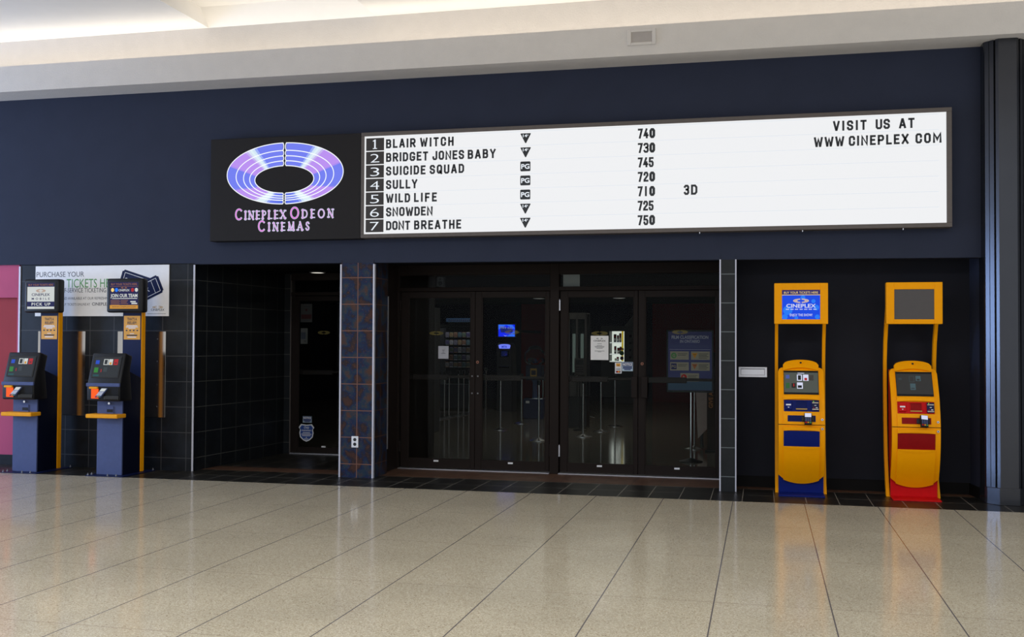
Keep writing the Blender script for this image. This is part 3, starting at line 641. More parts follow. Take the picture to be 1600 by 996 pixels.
# ================================================================== NAVY TICKET KIOSKS
e_cream = glow('screen_cream', (222, 226, 222), 0.75); e_inkn = glow('screen_ink_navy', (36, 34, 96), 0.5); e_org = glow('screen_orange_text', (196, 132, 84), 0.6)
e_amber = glow('screen_amber', (226, 160, 58), 0.7); e_scr = glow('touch_screen_grey', (58, 62, 66), 0.5)
def navy_kiosk(label, loc, first):
    t = thing('ticket_kiosk', label, 'ticket kiosk', loc, 0, 'navy ticket kiosks on the tiled wall')
    q = MB(); q.box(-0.24, 0.27, -0.70, 0.0, 0, 0.008, M['navy'], 0.002, 1); bp = q.build('base_plate', t)
    for (u_, v_) in ((-0.215, -0.675), (0.17, -0.675), (-0.215, -0.60), (0.25, -0.02), (0.06, -0.685)):
        g = MB(); g.cyl((u_, v_, 0.006), (u_, v_, 0.020), 0.011, 0.011, M['boltmetal'], 6); g.cyl((u_, v_, 0.020), (u_, v_, 0.034), 0.006, 0.005, M['boltmetal'], 10); g.build('bolt', bp)
    q = MB(); q.prism([(-0.555, 0.008), (-0.555, 0.93), (-0.47, 1.27), (-0.19, 1.17), (-0.19, 0.008)], 'x', -0.17, 0.175, M['navydark'], 0.003, 1); q.build('pedestal', t)
    q = MB(); q.box(-0.172, 0.173, -0.572, -0.55, 0.008, 0.93, M['slategrey'], 0.003, 1); dr = q.build('pedestal_door', t)
    g = MB(); g.box(-0.055, 0.058, -0.582, -0.57, 0.745, 0.835, M['slategrey'], 0.002, 1); g.box(-0.030, 0.050, -0.586, -0.58, 0.765, 0.800, M['black'], 0.002, 1); g.build('receipt_slot', dr)
    g = MB(); g.cyl((0.0, -0.590, 0.872), (0.0, -0.57, 0.872), 0.014, 0.016, M['chrome'], 16); g.build('lock', dr)
    q = MB(); q.box(-0.23, 0.20, -0.72, -0.53, 0.700, 0.748, M['amber'], 0.010, 2); q.build('shelf', t)
    # tall board
    q = MB(); q.box(-0.09, 0.172, -0.19, -0.11, 0.008, 2.30, M['navy'], 0.003, 1); bd = q.build('board', t)
    q = MB(); q.box(0.172, 0.182, -0.192, -0.115, 0.008, 2.30, M['yellow'], 0.003, 1); o = q.build('edge_strip', bd); o['label'] = 'yellow edge strip'
    # amber notice on the board
    q = MB(); q.M = frame((0.041, -0.1915, 1.795)); q.add([(-0.115, -0.148, 0), (0.115, -0.148, 0), (0.115, 0.148, 0), (-0.115, 0.148, 0)], [(0, 1, 2, 3)], M['goldsign'])
    q.text("THAT'S A", 0, 0.090, 0.036, 0.001, M['ink'], 'c', 0.135, bold=0.02); q.text('RELIEF!', 0, 0.043, 0.036, 0.001, M['ink'], 'c', 0.125, bold=0.02)
    for k, wd in enumerate((0.15, 0.17, 0.10)): q.rect(-wd/2, 0.020-k*0.016, wd/2, 0.029-k*0.016, 0.001, M['white'])
    for k in range(4): q.disc(-0.075+k*0.05, -0.035, 0.013, 0.009, 0.001, M['ink'], 12)
    q.rect(-0.03, -0.078, 0.03, -0.071, 0.001, M['white']); q.rect(-0.075, -0.104, 0.075, -0.088, 0.001, M['ink']); q.rect(-0.06, -0.124, 0.06, -0.113, 0.001, M['white'])
    o = q.build('notice', bd); o['label'] = 'amber notice with dark lettering'
    # upper monitor
    q = MB(); cx, cz = 0.01, 2.193
    q.box(cx-0.255, cx+0.255, -0.315, -0.19, cz-0.212, cz+0.212, M['black'], 0.028, 3); mo = q.build('monitor', t, smooth=True)
    q = MB(); q.M = frame((cx-0.003, -0.3165, cz)); q.box(-0.212, 0.212, -0.170, 0.170, 0, 0.001, M['blackgloss'])
    U = 0.196; V0, V1 = -0.165, 0.165
    if first:
        q.rect(-U, V1-0.050, U, V1, 0.002, e_inkn); q.text('BUY YOUR TICKETS HERE', 0, V1-0.038, 0.026, 0.003, e_org, 'c', 0.36)
        q.rect(-U, -0.072, U, V1-0.050, 0.002, e_cream); q.rect(-U, -0.136, U, -0.072, 0.002, e_inkn); q.rect(-U, V0, U, -0.136, 0.002, e_cream)
        q.oval(0, 0.065, 0.068, 0.021, 0.003, e_org, 3, 0.45, 7); q.text('CINEPLEX', 0, 0.000, 0.034, 0.003, e_inkn, 'c', 0.265, bold=0.015)
        q.text('MOBILE', 0, -0.048, 0.026, 0.003, e_inkn, 'c', 0.262, bold=0.02, space=1.8); q.text('PICK UP', 0.005, -0.122, 0.036, 0.003, e_cream, 'c', 0.275, bold=0.03, space=1.25)
    else:
        q.rect(-U, V0, U, V1, 0.002, e_inkn); q.text('BUY YOUR TICKETS HERE', 0, V1-0.038, 0.026, 0.003, e_org, 'c', 0.36); q.rect(-U, V1-0.054, U, V1-0.051, 0.003, e_org)
        for u_, mt in ((-0.160, e_gold), (-0.105, e_vivid2), (0.118, e_red), (0.172, e_cream)): q.disc(u_, 0.068, 0.022, 0.025, 0.003, mt, 16)
        q.oval(0, 0.094, 0.042, 0.011, 0.003, e_org, 3, 0.45, 14); q.text('CINEPLEX', 0.0, 0.052, 0.026, 0.003, e_cream, 'c', 0.155, bold=0.02)
        q.text('JOIN OUR TEAM', 0, -0.022, 0.042, 0.003, e_cream, 'c', 0.375, bold=0.03); q.rect(-0.165, -0.043, 0.185, -0.034, 0.003, e_cream)
        for k in range(5): q.rect(-0.185, -0.062-k*0.014, -0.06+0.01*(k % 2), -0.058-k*0.014, 0.003, e_org)
        for k in range(4): q.rect(-0.045, -0.062-k*0.014, 0.06-0.01*(k % 3), -0.058-k*0.014, 0.003, e_org)
        q.rect(0.09, -0.085, 0.165, -0.070, 0.003, e_cream); q.rect(0.105, -0.108, 0.185, -0.092, 0.003, e_cream)
        q.rect(-U, V0, U, -0.120, 0.003, e_amber); q.text('WWW.CINEPLEX.COM', 0, -0.150, 0.018, 0.004, e_inkn, 'c', 0.33)
    q.build('monitor_screen', mo)
    # tilted touch screen head
    q = MB(); sidep = [(-0.71, 0.905), (-0.715, 1.085), (-0.70, 1.135), (-0.595, 1.485), (-0.45, 1.445), (-0.50, 1.27), (-0.45, 0.905)]
    q.prism(sidep, 'x', -0.222, 0.228, M['black'], 0.018, 3); hd = q.build('head', t, smooth=True)
    q = MB(); q.M = frame((0.003, -0.6485, 1.312), (1, 0, 0), (0, 0.105, 0.35))
    q.add([(-0.185, -0.135, 0.0035), (0.185, -0.135, 0.0035), (0.185, 0.130, 0.0035), (-0.185, 0.130, 0.0035)], [(0, 1, 2, 3)], M['blackgloss'])
    q.rect(-0.170, -0.122, 0.170, 0.118, 0.0045, e_scr)
    A, B_, Cc, Dd = -0.170, -0.122, 0.170, 0.118
    poster_grid(q, A, B_, Cc, Dd, [(0.04, 0.66, 0.15, 0.20, e_blue), (0.36, 0.62, 0.18, 0.30, e_cream), (0.56, 0.62, 0.16, 0.30, e_cream), (0.76, 0.62, 0.17, 0.30, e_red), (0.03, 0.22, 0.16, 0.26, e_green), (0.30, 0.24, 0.03, 0.16, e_red),
        (0.40, 0.26, 0.15, 0.24, e_mid), (0.02, 0.02, 0.24, 0.10, glow('screen_teal_button', (44, 92, 96), 0.6))], 0.0055)
    poster_grid(q, A, B_, Cc, Dd, [(0.39, 0.65, 0.12, 0.24, e_scr), (0.60, 0.64, 0.08, 0.12, e_amber), (0.80, 0.70, 0.09, 0.05, e_scr)], 0.0062)
    q.build('touch_screen', hd)
    q = MB(); q.box(-0.224, 0.230, -0.724, -0.70, 1.080, 1.122, M['slategrey'], 0.006, 2); q.build('lip', hd)
    q = MB(); q.box(-0.172, -0.060, -0.742, -0.706, 1.052, 1.078, M['amber'], 0.005, 2); sc = q.build('scanner_cap', hd)
    q = MB(); q.box(-0.155, -0.058, -0.722, -0.706, 0.935, 1.052, M['orange_glow'], 0.003, 1); o = q.build('scanner_window', hd); o['label'] = 'glowing orange scanner window'
    q = MB(); q.box(-0.045, 0.215, -0.716, -0.706, 0.985, 1.072, M['dark'], 0.003, 1); q.box(0.02, 0.222, -0.728, -0.706, 0.925, 0.975, M['blackgloss'], 0.008, 2); q.build('terminal_recess', hd)
    q = MB(); q.M = frame((0.0, -0.735, 1.010), (1, 0, 0), (0.55, 0.25, 0.8)); q.box(-0.040, 0.040, -0.075, 0.062, -0.012, 0.014, M['slategrey'], 0.005, 2)
    q.rect(-0.034, 0.012, 0.034, 0.056, 0.0152, e_cream)
    for r_ in range(3):
        for c_ in range(3): q.box(-0.032+c_*0.023, -0.014+c_*0.023, -0.010-r_*0.018, 0.002-r_*0.018, 0.013, 0.017, M['white'])
    for c_, mt in enumerate((M['red'], M['amber'], M['green'])): q.box(-0.032+c_*0.023, -0.014+c_*0.023, -0.070, -0.058, 0.013, 0.018, mt)
    q.build('card_terminal', hd)
    return t
navy_kiosk('navy ticket kiosk in front of the raspberry wall, monitor reading PICK UP', (-8.885, -0.03, 0), True)
navy_kiosk('navy ticket kiosk nearer the alcove, monitor reading JOIN OUR TEAM', (-7.70, -0.03, 0), False)

# brushed plates on the tiled wall behind them
for x0, x1, lab in ((-9.19, -8.49, 'brushed steel plate behind the kiosk by the raspberry wall'), (-8.02, -7.335, 'brushed steel plate behind the kiosk nearer the alcove')):
    q = MB(); q.box(x0, x1, 0.018, 0.0295, 0.665, 1.75, M['steel'], 0.001, 1); o = q.build('steel_plate'); tag(o, lab, 'metal plate', 'steel plates on the slate tiles')
    for zz in (0.80, 1.075, 1.373, 1.655):
        for xx in (x0+0.12, x1-0.12):
            g = MB(); g.cyl((xx, 0.012, zz), (xx, 0.018, zz), 0.006, 0.008, M['chrome'], 12); g.build('screw', o)

# ticket banner
q = MB(); q.box(-9.243, -7.300, 0.020, 0.03, 1.945, 2.597, M['paper']); q.M = frame((0, 0.0195, 0))
X0 = -9.227
q.text('PURCHASE YOUR', X0, 2.456, 0.070, 0, M['ink'], 'l', 0.705)
q.text('TICKETS HERE', -8.778, 2.315, 0.118, 0, M['green'], 'l', 0.76)
q.text('SELF-SERVICE TICKETING KIOSKS', -8.90, 2.252, 0.060, 0, M['ink'], 'l', 0.93)
q.text('AND AVAILABLE AT OUR REFRESHMENT STANDS', -8.86, 2.160, 0.034, 0, M['ink'], 'l', 0.94)
q.text('BUY TICKETS ONLINE AT', -8.84, 2.083, 0.032, 0, M['ink'], 'l', 0.41); q.text('CINEPLEX.COM', -8.40, 2.083, 0.040, 0, M['ink'], 'l', 0.40, bold=0.01)
q.oval(-7.455, 2.058, 0.075, 0.016, 0.0, M['gold'], 3, 0.45, 12); q.text('CINEPLEX', -7.455, 2.012, 0.028, 0, M['ink'], 'c', 0.19, bold=0.01); q.rect(-7.60, 1.972, -7.34, 1.976, 0, M['ink'])
def ticket(cx, cz, rot, wd, ht, n):
    c_, s_ = math.cos(rot), math.sin(rot)
    R_ = lambda u_, v_: (cx+u_*c_-v_*s_, cz+u_*s_+v_*c_)
    pts = []
    for (sx, sz) in ((-1, -1), (1, -1), (1, 1), (-1, 1)):
        nt_ = 0.025
        for k in range(4):
            a = {(-1, -1): 90, (1, -1): 180, (1, 1): 270, (-1, 1): 0}[(sx, sz)]-k*30
            pts.append(R_(sx*wd/2+nt_*math.cos(math.radians(a)), sz*ht/2+nt_*math.sin(math.radians(a))))
    q.poly(pts, n, M['navy'])
    for (a, c2, d, e) in ((-wd/2+0.04, -ht/2+0.03, wd/2-0.04, -ht/2+0.036), (-wd/2+0.04, ht/2-0.036, wd/2-0.04, ht/2-0.03), (wd/2-0.046, -ht/2+0.03, wd/2-0.04, ht/2-0.03), (-wd/2+0.04, -ht/2+0.03, -wd/2+0.046, ht/2-0.03), (wd/2-0.12, -ht/2+0.03, wd/2-0.115, ht/2-0.03)):
        q.poly([R_(a, c2), R_(d, c2), R_(d, e), R_(a, e)], n+0.001, M['paper'])
    vs, fs, wdt = glyphs('CINEPLEX', 0.02); sc_ = wd*0.55/wdt
    q.add([R_(-wd/2+0.06+a*sc_, -0.03+b_*0.055)+(n+0.001,) for a, b_ in vs], fs, M['paper'])
ticket(-7.74, 2.36, -0.30, 0.52, 0.235, 0.0005); ticket(-7.66, 2.255, 0.42, 0.54, 0.24, 0.002)
tag(q.build('wall_banner'), 'white banner reading PURCHASE YOUR TICKETS HERE above the navy kiosks', 'banner')

# mail slot, outlet, soffit grille
q = MB(); q.box(-0.272, 0.050, 0.452, 0.470, 1.250, 1.368, M['alum'], 0.004, 2); o = q.build('mail_slot'); tag(o, 'silver letter slot plate on the dark niche wall', 'mail slot')
g = MB(); g.box(-0.245, 0.022, 0.444, 0.456, 1.275, 1.343, M['alum'], 0.004, 2); g.box(-0.248, 0.025, 0.449, 0.453, 1.345, 1.350, M['black']); g.build('flap', o)
q = MB(); q.box(-4.812, -4.724, -0.013, -0.005, 0.362, 0.498, M['white'], 0.004, 2); o = q.build('wall_outlet'); tag(o, 'white double wall outlet low on the rust tiled pier', 'outlet')
for zz in (0.402, 0.457):
    g = MB(); g.M = frame((-4.768, -0.0135, zz)); g.disc(0, 0, 0.021, 0.020, 0.0, M['inkblack'], 18); g.build('socket', o)
q = MB()
zl, zh, xl, xr = 4.90, 5.075, -1.445, -1.135
for (a, c, d, e) in ((xl, xl+0.04, zl, zh), (xr-0.04, xr, zl, zh), (xl+0.04, xr-0.04, zl, zl+0.03), (xl+0.04, xr-0.04, zh-0.03, zh)): q.box(a, c, -0.450, -0.435, d, e, M['soffit'], 0.003, 1)
o = q.build('air_grille'); tag(o, 'square white grille set in the pale soffit', 'vent grille')
g = MB()
for k in range(14): g.box(xl+0.04, xr-0.04, -0.443, -0.437, zl+0.034+k*0.0080, zl+0.0395+k*0.0080, M['grille'])
g.box(xl+0.04, xr-0.04, -0.438, -0.436, zl+0.03, zh-0.03, M['grille']); g.build('louvre', o)
# downlights
def downlight(x, y, z, label, s=1.0, e=1.0):
    t = thing('ceiling_downlight', label, 'ceiling light', (x, y, z))
    q = MB(); q.lathe([(0.135*s, -0.004), (0.11*s, -0.010), (0.10*s, 0.0), (0.135*s, 0.0)], M['white'], n=28); q.build('trim_ring', t)
    q = MB(); q.lathe([(0.0001, -0.006), (0.105*s, -0.006)], glow('downlight_glow', (255, 250, 235), e), n=28); q.build('lens', t)
downlight(-6.168, 2.02, 2.617, 'lit round downlight in the ceiling of the dark alcove', 0.85, 1.3)

# ================================================================== LIT SIGNS
ORD = ['first', 'second', 'third', 'fourth', 'fifth', 'sixth', 'seventh', 'eighth', 'ninth', 'tenth', 'eleventh', 'twelfth', 'thirteenth', 'fourteenth', 'fifteenth', 'sixteenth']
SY = -0.15
q = MB(); X0, X1, Z0, Z1 = -4.658, 1.929, 2.868, 4.128
t = thing('marquee_board', 'long white backlit title board above the entrance doors', 'marquee', (0, 0, 0))
for (a, c, d, e) in ((X0, X1, Z1-0.046, Z1), (X0, X1, Z0, Z0+0.046), (X0, X0+0.040, Z0+0.046, Z1-0.046), (X1-0.054, X1, Z0+0.046, Z1-0.046)): q.box(a, c, SY-0.012, 0.0, d, e, M['frame_grey'], 0.003, 1)
q.build('frame', t)
q = MB(); q.box(X0+0.03, X1-0.04, SY, -0.03, Z0+0.04, Z1-0.04, M['lit_white'])
lp = q.build('light_panel', t)
q = MB()
for k in range(8):
    z = 2.918+k*0.1635
    if 0 < k < 8: q.box(-4.37, 1.80, SY-0.004, SY, z-0.003, z+0.002, M['rail'])
q.build('letter_rail', lp)
for k in range(7):
    zc_ = 2.957+0.162*(6-k)+0.054
    q = MB(); q.box(-4.597, -4.372, SY-0.006, SY, zc_-0.075, zc_+0.075, M['numtile'], 0.002, 1); nt_ = q.build('number_tile', t)
    q = MB(); q.M = frame((-4.485, SY-0.0065, zc_-0.055)); 
    if k: q.text(str(k+1), 0, 0, 0.110, 0, M['lit_num'], 'c', 0.112, bold=-0.012)
    else: q.poly([(-0.009, 0), (0.009, 0), (0.009, 0.112), (0.000, 0.112), (-0.026, 0.098), (-0.026, 0.088), (-0.009, 0.092)], 0, M['lit_num']); q.rect(-0.026, 0, 0.026, 0.009, 0.0002, M['lit_num'])
    q.build('numeral', nt_)
for xx in (-0.68, 0.42, 1.45):
    q = MB(); q.cyl((xx, SY+0.05, Z0-0.016), (xx, SY+0.05, Z0), 0.005, 0.007, M['chrome'], 8); q.build('frame_screw', t)

# changeable letters
def cr_(x0, y0, x1, y1, cx, cy_): return [(x0+cx, y0), (x1-cx, y0), (x1, y0+cy_), (x1, y1-cy_), (x1-cx, y1), (x0+cx, y1), (x0, y1-cy_), (x0, y0+cy_)]
P_ = [(0, 0), (0, 1), (.76, 1), (1, .85), (1, .60), (.76, .45), (0, .45)]
C_ = [(1, .70), (1, .85), (.76, 1), (.24, 1), (0, .85), (0, .15), (.24, 0), (.76, 0), (1, .15), (1, .30)]
GL = {
 'A': (.56, [(0, [(0, 0), (.44, 1), (.56, 1), (1, 0)]), (0, [(.2, .27), (.8, .27)])]),
 'B': (.52, [(1, [(0, 0), (0, 1), (.74, 1), (.95, .87), (.95, .65), (.78, .53), (1, .40), (1, .13), (.78, 0)]), (0, [(0, .53), (.7, .53)])]),
 'C': (.52, [(0, C_)]), 'D': (.53, [(1, [(0, 0), (.68, 0), (1, .2), (1, .8), (.68, 1), (0, 1)])]),
 'E': (.47, [(0, [(1, 1), (0, 1), (0, 0), (1, 0)]), (0, [(0, .52), (.82, .52)])]), 'F': (.47, [(0, [(1, 1), (0, 1), (0, 0)]), (0, [(0, .5), (.82, .5)])]),
 'G': (.55, [(0, [(1, .80), (1, .85)]+C_[2:9]+[(1, .42), (.62, .42)])]), 'H': (.53, [(0, [(0, 0), (0, 1)]), (0, [(1, 0), (1, 1)]), (0, [(0, .5), (1, .5)])]),
 'I': (.16, [(0, [(.5, 0), (.5, 1)])]), 'J': (.48, [(0, [(1, 1), (1, .15), (.76, 0), (.24, 0), (0, .15), (0, .28)])]),
 'L': (.46, [(0, [(0, 1), (0, 0), (1, 0)])]), 'M': (.68, [(0, [(0, 0), (0, 1), (.5, .3), (1, 1), (1, 0)])]),
 'N': (.56, [(0, [(0, 0), (0, 1), (1, 0), (1, 1)])]), 'O': (.53, [(1, cr_(0, 0, 1, 1, .26, .16))]),
 'P': (.52, [(0, P_)]), 'Q': (.53, [(1, cr_(0, 0, 1, 1, .26, .16)), (0, [(.62, .22), (1.02, -.06)])]), 'R': (.54, [(0, P_), (0, [(.5, .45), (1, 0)])]),
 'S': (.52, [(0, [(1, .80), (1, .86), (.76, 1), (.24, 1), (0, .86), (0, .67), (.2, .55), (.8, .46), (1, .34), (1, .14), (.76, 0), (.24, 0), (0, .14), (0, .20)])]),
 'T': (.50, [(0, [(0, 1), (1, 1)]), (0, [(.5, 1), (.5, 0)])]), 'U': (.53, [(0, [(0, 1), (0, .15), (.24, 0), (.76, 0), (1, .15), (1, 1)])]),
 'V': (.55, [(0, [(0, 1), (.44, 0), (.56, 0), (1, 1)])]), 'W': (.74, [(0, [(0, 1), (.22, 0), (.28, 0), (.5, .85), (.72, 0), (.78, 0), (1, 1)])]),
 'X': (.56, [(0, [(0, 0), (1, 1)]), (0, [(0, 1), (1, 0)])]), 'Y': (.54, [(0, [(0, 1), (.5, .45), (1, 1)]), (0, [(.5, .45), (.5, 0)])]),
 '0': (.54, [(1, cr_(0, 0, 1, 1, .30, .18))]), '1': (.2, [(0, [(.5, 0), (.5, 1)])]),
 '2': (.46, [(0, [(0, .76), (0, .85), (.24, 1), (.76, 1), (1, .85), (1, .64), (0, .12), (0, 0), (1, 0)])]),
 '3': (.50, [(0, [(.02, .87), (.24, 1), (.76, 1), (1, .86), (1, .68), (.80, .53), (.5, .53)]), (0, [(.7, .53), (.80, .53), (1, .38), (1, .14), (.76, 0), (.24, 0), (.02, .13)])]),
 '4': (.48, [(0, [(.62, 1), (0, .26), (1, .26)]), (0, [(.72, .5), (.72, 0)])]),
 '5': (.46, [(0, [(.95, 1), (.05, 1), (0, .56), (.76, .58), (1, .44), (1, .15), (.76, 0), (.24, 0), (0, .14), (0, .22)])]),
 '7': (.46, [(0, [(0, 1), (1, 1), (.35, 0)])])}
def stroke(pts, closed, t_):
    """mitred outline of a centre line: list of (left, right) pairs"""
    n = len(pts); P = [Vector(p) for p in pts]; out = []
    if not closed:
        d = (P[0]-P[1]).normalized(); P[0] = P[0]+d*t_/2; d = (P[-1]-P[-2]).normalized(); P[-1] = P[-1]+d*t_/2
    for i in range(n):
        a = P[(i-1) % n] if (closed or i > 0) else None; c = P[(i+1) % n] if (closed or i < n-1) else None
        d1 = (P[i]-a).normalized() if a is not None else None; d2 = (c-P[i]).normalized() if c is not None else None
        if d1 is None: nn = Vector((-d2.y, d2.x)); k = 1
        elif d2 is None: nn = Vector((-d1.y, d1.x)); k = 1
        else:
            n1 = Vector((-d1.y, d1.x)); n2 = Vector((-d2.y, d2.x)); nn = (n1+n2)
            nn = nn.normalized() if nn.length > 1e-4 else n1; k = min(2.0, 1/max(0.3, nn.dot(n1)))
        out.append((P[i]+nn*k*t_/2, P[i]-nn*k*t_/2))
    return out
def stroke_mesh(mb, strokes, wd, h, t_, n0, n1, mt, ox=0, oy=0):
    for closed, pts in strokes:
        C2 = [(t_/2+p[0]*(wd-t_), t_/2+p[1]*(h-t_)) for p in pts]
        pr = stroke(C2, closed, t_); m_ = len(pr); vs = []
        for l_, r_ in pr: vs += [(ox+l_.x, oy+l_.y, n0), (ox+r_.x, oy+r_.y, n0), (ox+l_.x, oy+l_.y, n1), (ox+r_.x, oy+r_.y, n1)]
        fs = []
        for i in range(m_ if closed else m_-1):
            a, c = 4*i, 4*((i+1) % m_)
            fs += [(a+2, a+3, c+3, c+2), (a+0, a+2, c+2, c+0), (a+3, a+1, c+1, c+3)]
        if not closed: fs += [(0, 1, 3, 2), (4*m_-4, 4*m_-2, 4*m_-1, 4*m_-3)]
        mb.add(vs, fs, mt)
_lm = {}
HC = 0.107
def letter(ch, x, z, label, group, name='marquee_letter', h=HC, bold=1.0):
    k = (ch, h, bold)
    if k not in _lm:
        q = MB(); q.M = frame((0, 0, 0)); stroke_mesh(q, GL[ch][1], wof(ch, h)*(1 if ch not in '1' else bold), h, 0.20*h*bold, 0.0, 0.004, M['letter'])
        _lm[k] = q.build(name); o = _lm[k]
    else: o = _lm[k].copy(); COL.objects.link(o)
    o.location = (x, SY-0.0045, z); tag(o, label, 'letter' if not ch.isdigit() else 'number', group)
    return o
WS = 1.17
def wof(ch, h): return 0.20*h if ch in 'I1' else GL[ch][0]*h*(1.06 if ch.isdigit() else WS)
def lay(word, x0, x1, h=HC):
    """left edges for the letters of a word spread between x0 and x1"""
    ws = [wof(c, h) for c in word]
    if len(word) == 1: return [x0]
    g = (x1-x0-sum(ws))/(len(word)-1); xs = []; x = x0
    for w_ in ws: xs.append(x); x += w_+g
    return xs
def px_(x): return 565+x*.1875
# words per line: (word, left, right) on the board
rows = [[('BLAIR', -4.346, -3.978), ('WITCH', -3.922, -3.511)], [('BRIDGET', -4.344, -3.823), ('JONES', -3.769, -3.383), ('BABY', -3.339, -3.004)],
        [('SUICIDE', -4.343, -3.853), ('SQUAD', -3.801, -3.382)], [('SULLY', -4.342, -3.953)], [('WILD', -4.341, -4.041), ('LIFE', -3.992, -3.712)],
        [('SNOWDEN', -4.339, -3.762)], [('DONT', -4.338, -4.039), ('BREATHE', -3.989, -3.414)]]
def zrow(k): return 2.957+0.1622*(6-k)
for k, words in enumerate(rows):
    i = 0; names_ = ['first', 'second', 'third']
    for wi, (wd_, a, c) in enumerate(words):
        for j, (ch, x) in enumerate(zip(wd_, lay(wd_, a, c))):
            letter(ch, x, zrow(k)+0.001*((i*7) % 3-1), 'black letter %s, %s letter of the %s word on the board line numbered %d' % (ch, ORD[j], names_[wi], k+1), 'changeable letters on the title board'); i += 1
times = ['740', '730', '745', '720', '710', '725', '750']
for k, s_ in enumerate(times):
    for j, (ch, x) in enumerate(zip(s_, lay(s_, -1.361, -1.168 if s_[2] == '0' else -1.184, 0.112))):
        letter(ch, x, zrow(k)-0.004, 'black numeral %s, %s figure of the showtime on the line numbered %d' % (ch, ORD[j], k+1), 'showtime numerals on the title board', 'marquee_numeral', 0.112, 1.25 if ch == '0' else 0.95)
for j, (ch, x) in enumerate(zip('3D', (-0.851, -0.772))): letter(ch, x, 3.279, 'black character %s of the 3D mark, right of the showtimes' % ch, 'format mark on the title board', 'marquee_letter', 0.113, 1.0)
for wd_, a, c, zz, nm in (('VISIT', 0.735, 1.078, 3.925, 'top'), ('US', 1.170, 1.314, 3.925, 'top'), ('AT', 1.405, 1.560, 3.925, 'top'), ('WWW', 0.537, 0.850, 3.758, 'lower'), ('CINEPLEX', 0.896, 1.501, 3.758, 'lower'), ('COM', 1.569, 1.827, 3.758, 'lower')):
    pos = {'VISIT': 'VISIT', 'US': 'US', 'AT': 'AT', 'WWW': 'WWW', 'CINEPLEX': 'the long middle word', 'COM': 'COM'}[wd_]
    for j, (ch, x) in enumerate(zip(wd_, lay(wd_, a, c))):
        letter(ch, x, zz, 'black letter %s, %s letter of %s in the right hand web message' % (ch, ORD[j], pos), 'web message letters on the title board')
# rating badges
for k, kind in enumerate('TTPPPTT'):
    z0 = zrow(k)-0.004; xa, xb = -2.710, -2.588; q = MB(); q.M = frame((xa, SY-0.0045, z0))
    wd_ = xb-xa; h = 0.113
    if kind == 'T':
        bm = bmesh.new(); q.prism([(0.004, h), (wd_-0.004, h), (wd_, h-0.005), (wd_/2+0.005, 0), (wd_/2-0.005, 0), (0, h-0.005)], 'z', 0, 0.004, M['letter']); bm.free()
        o = q.build('rating_badge'); tag(o, 'black triangle badge marked 14A on the board line numbered %d' % (k+1), 'rating badge', 'rating badges on the title board')
        g = MB(); g.M = frame((xa, SY-0.009, z0)); g.text('14', wd_/2-0.008, h-0.044, 0.034, 0, M['lit_num'], 'c', 0.050, bold=0.02); g.text('A', wd_/2+0.026, h-0.030, 0.018, 0, M['lit_num'], 'c', 0.014, bold=0.02)
    else:
        q.prism(cr_(0, 0, wd_-0.004, h, 0.008, 0.008), 'z', 0, 0.004, M['letter']); o = q.build('rating_badge'); tag(o, 'black square badge marked PG on the board line numbered %d' % (k+1), 'rating badge', 'rating badges on the title board')
        g = MB(); g.M = frame((xa, SY-0.009, z0)); g.text('PG', wd_/2-0.002, 0.029, 0.056, 0, M['lit_num'], 'c', 0.098, bold=0.025)
    g.build('lettering', o)

# logo box
t = thing('logo_sign', 'black backlit sign with nested seat row ovals left of the title board', 'logo sign', (0, 0, 0))
q = MB(); q.box(-6.637, -4.662, SY-0.008, 0.0, 2.862, 4.124, M['sign_black'], 0.004, 1); hs = q.build('housing', t)
L_blue = glow('logo_blue', (112, 126, 240), 0.95); L_purple = glow('logo_purple', (186, 142, 238), 0.95); L_streak = glow('logo_streak', (222, 238, 250), 0.95)
L_b2 = glow('logo_deep_blue', (84, 108, 226), 0.9); L_white = glow('logo_outline_white', (246, 250, 255), 1.0); L_out = glow('logo_letter_edge', (214, 224, 246), 0.9); L_mag = glow('logo_magenta', (236, 60, 214), 0.9); L_lav = glow('logo_lavender', (226, 150, 226), 0.9)
mixc = lambda a, c, f: tuple(a[i]+(c[i]-a[i])*f for i in range(3))
RB, RP, RS = (112, 126, 240), (186, 142, 238), (222, 240, 248)
ramp_cache = {}
def lmat(c):
    c = tuple(int(round(v/6)*6) for v in c)
    if c not in ramp_cache: ramp_cache[c] = glow('logo_print', c, 0.95)
    return ramp_cache[c]
# angle from the top gap going round the side to the bottom gap, 0..180
stops = [(0, RB), (27, RB), (33, RS), (37, RS), (43, RP), (71, RP), (74, RB), (118, RB), (122, RP), (148, RP), (153, RS), (161, RS), (166, RB), (180, (84, 106, 226))]
def lcol(a):
    for (a0, c0), (a1, c1) in zip(stops, stops[1:]):
        if a <= a1: return mixc(c0, c1, (a-a0)/(a1-a0))
    return stops[-1][1]
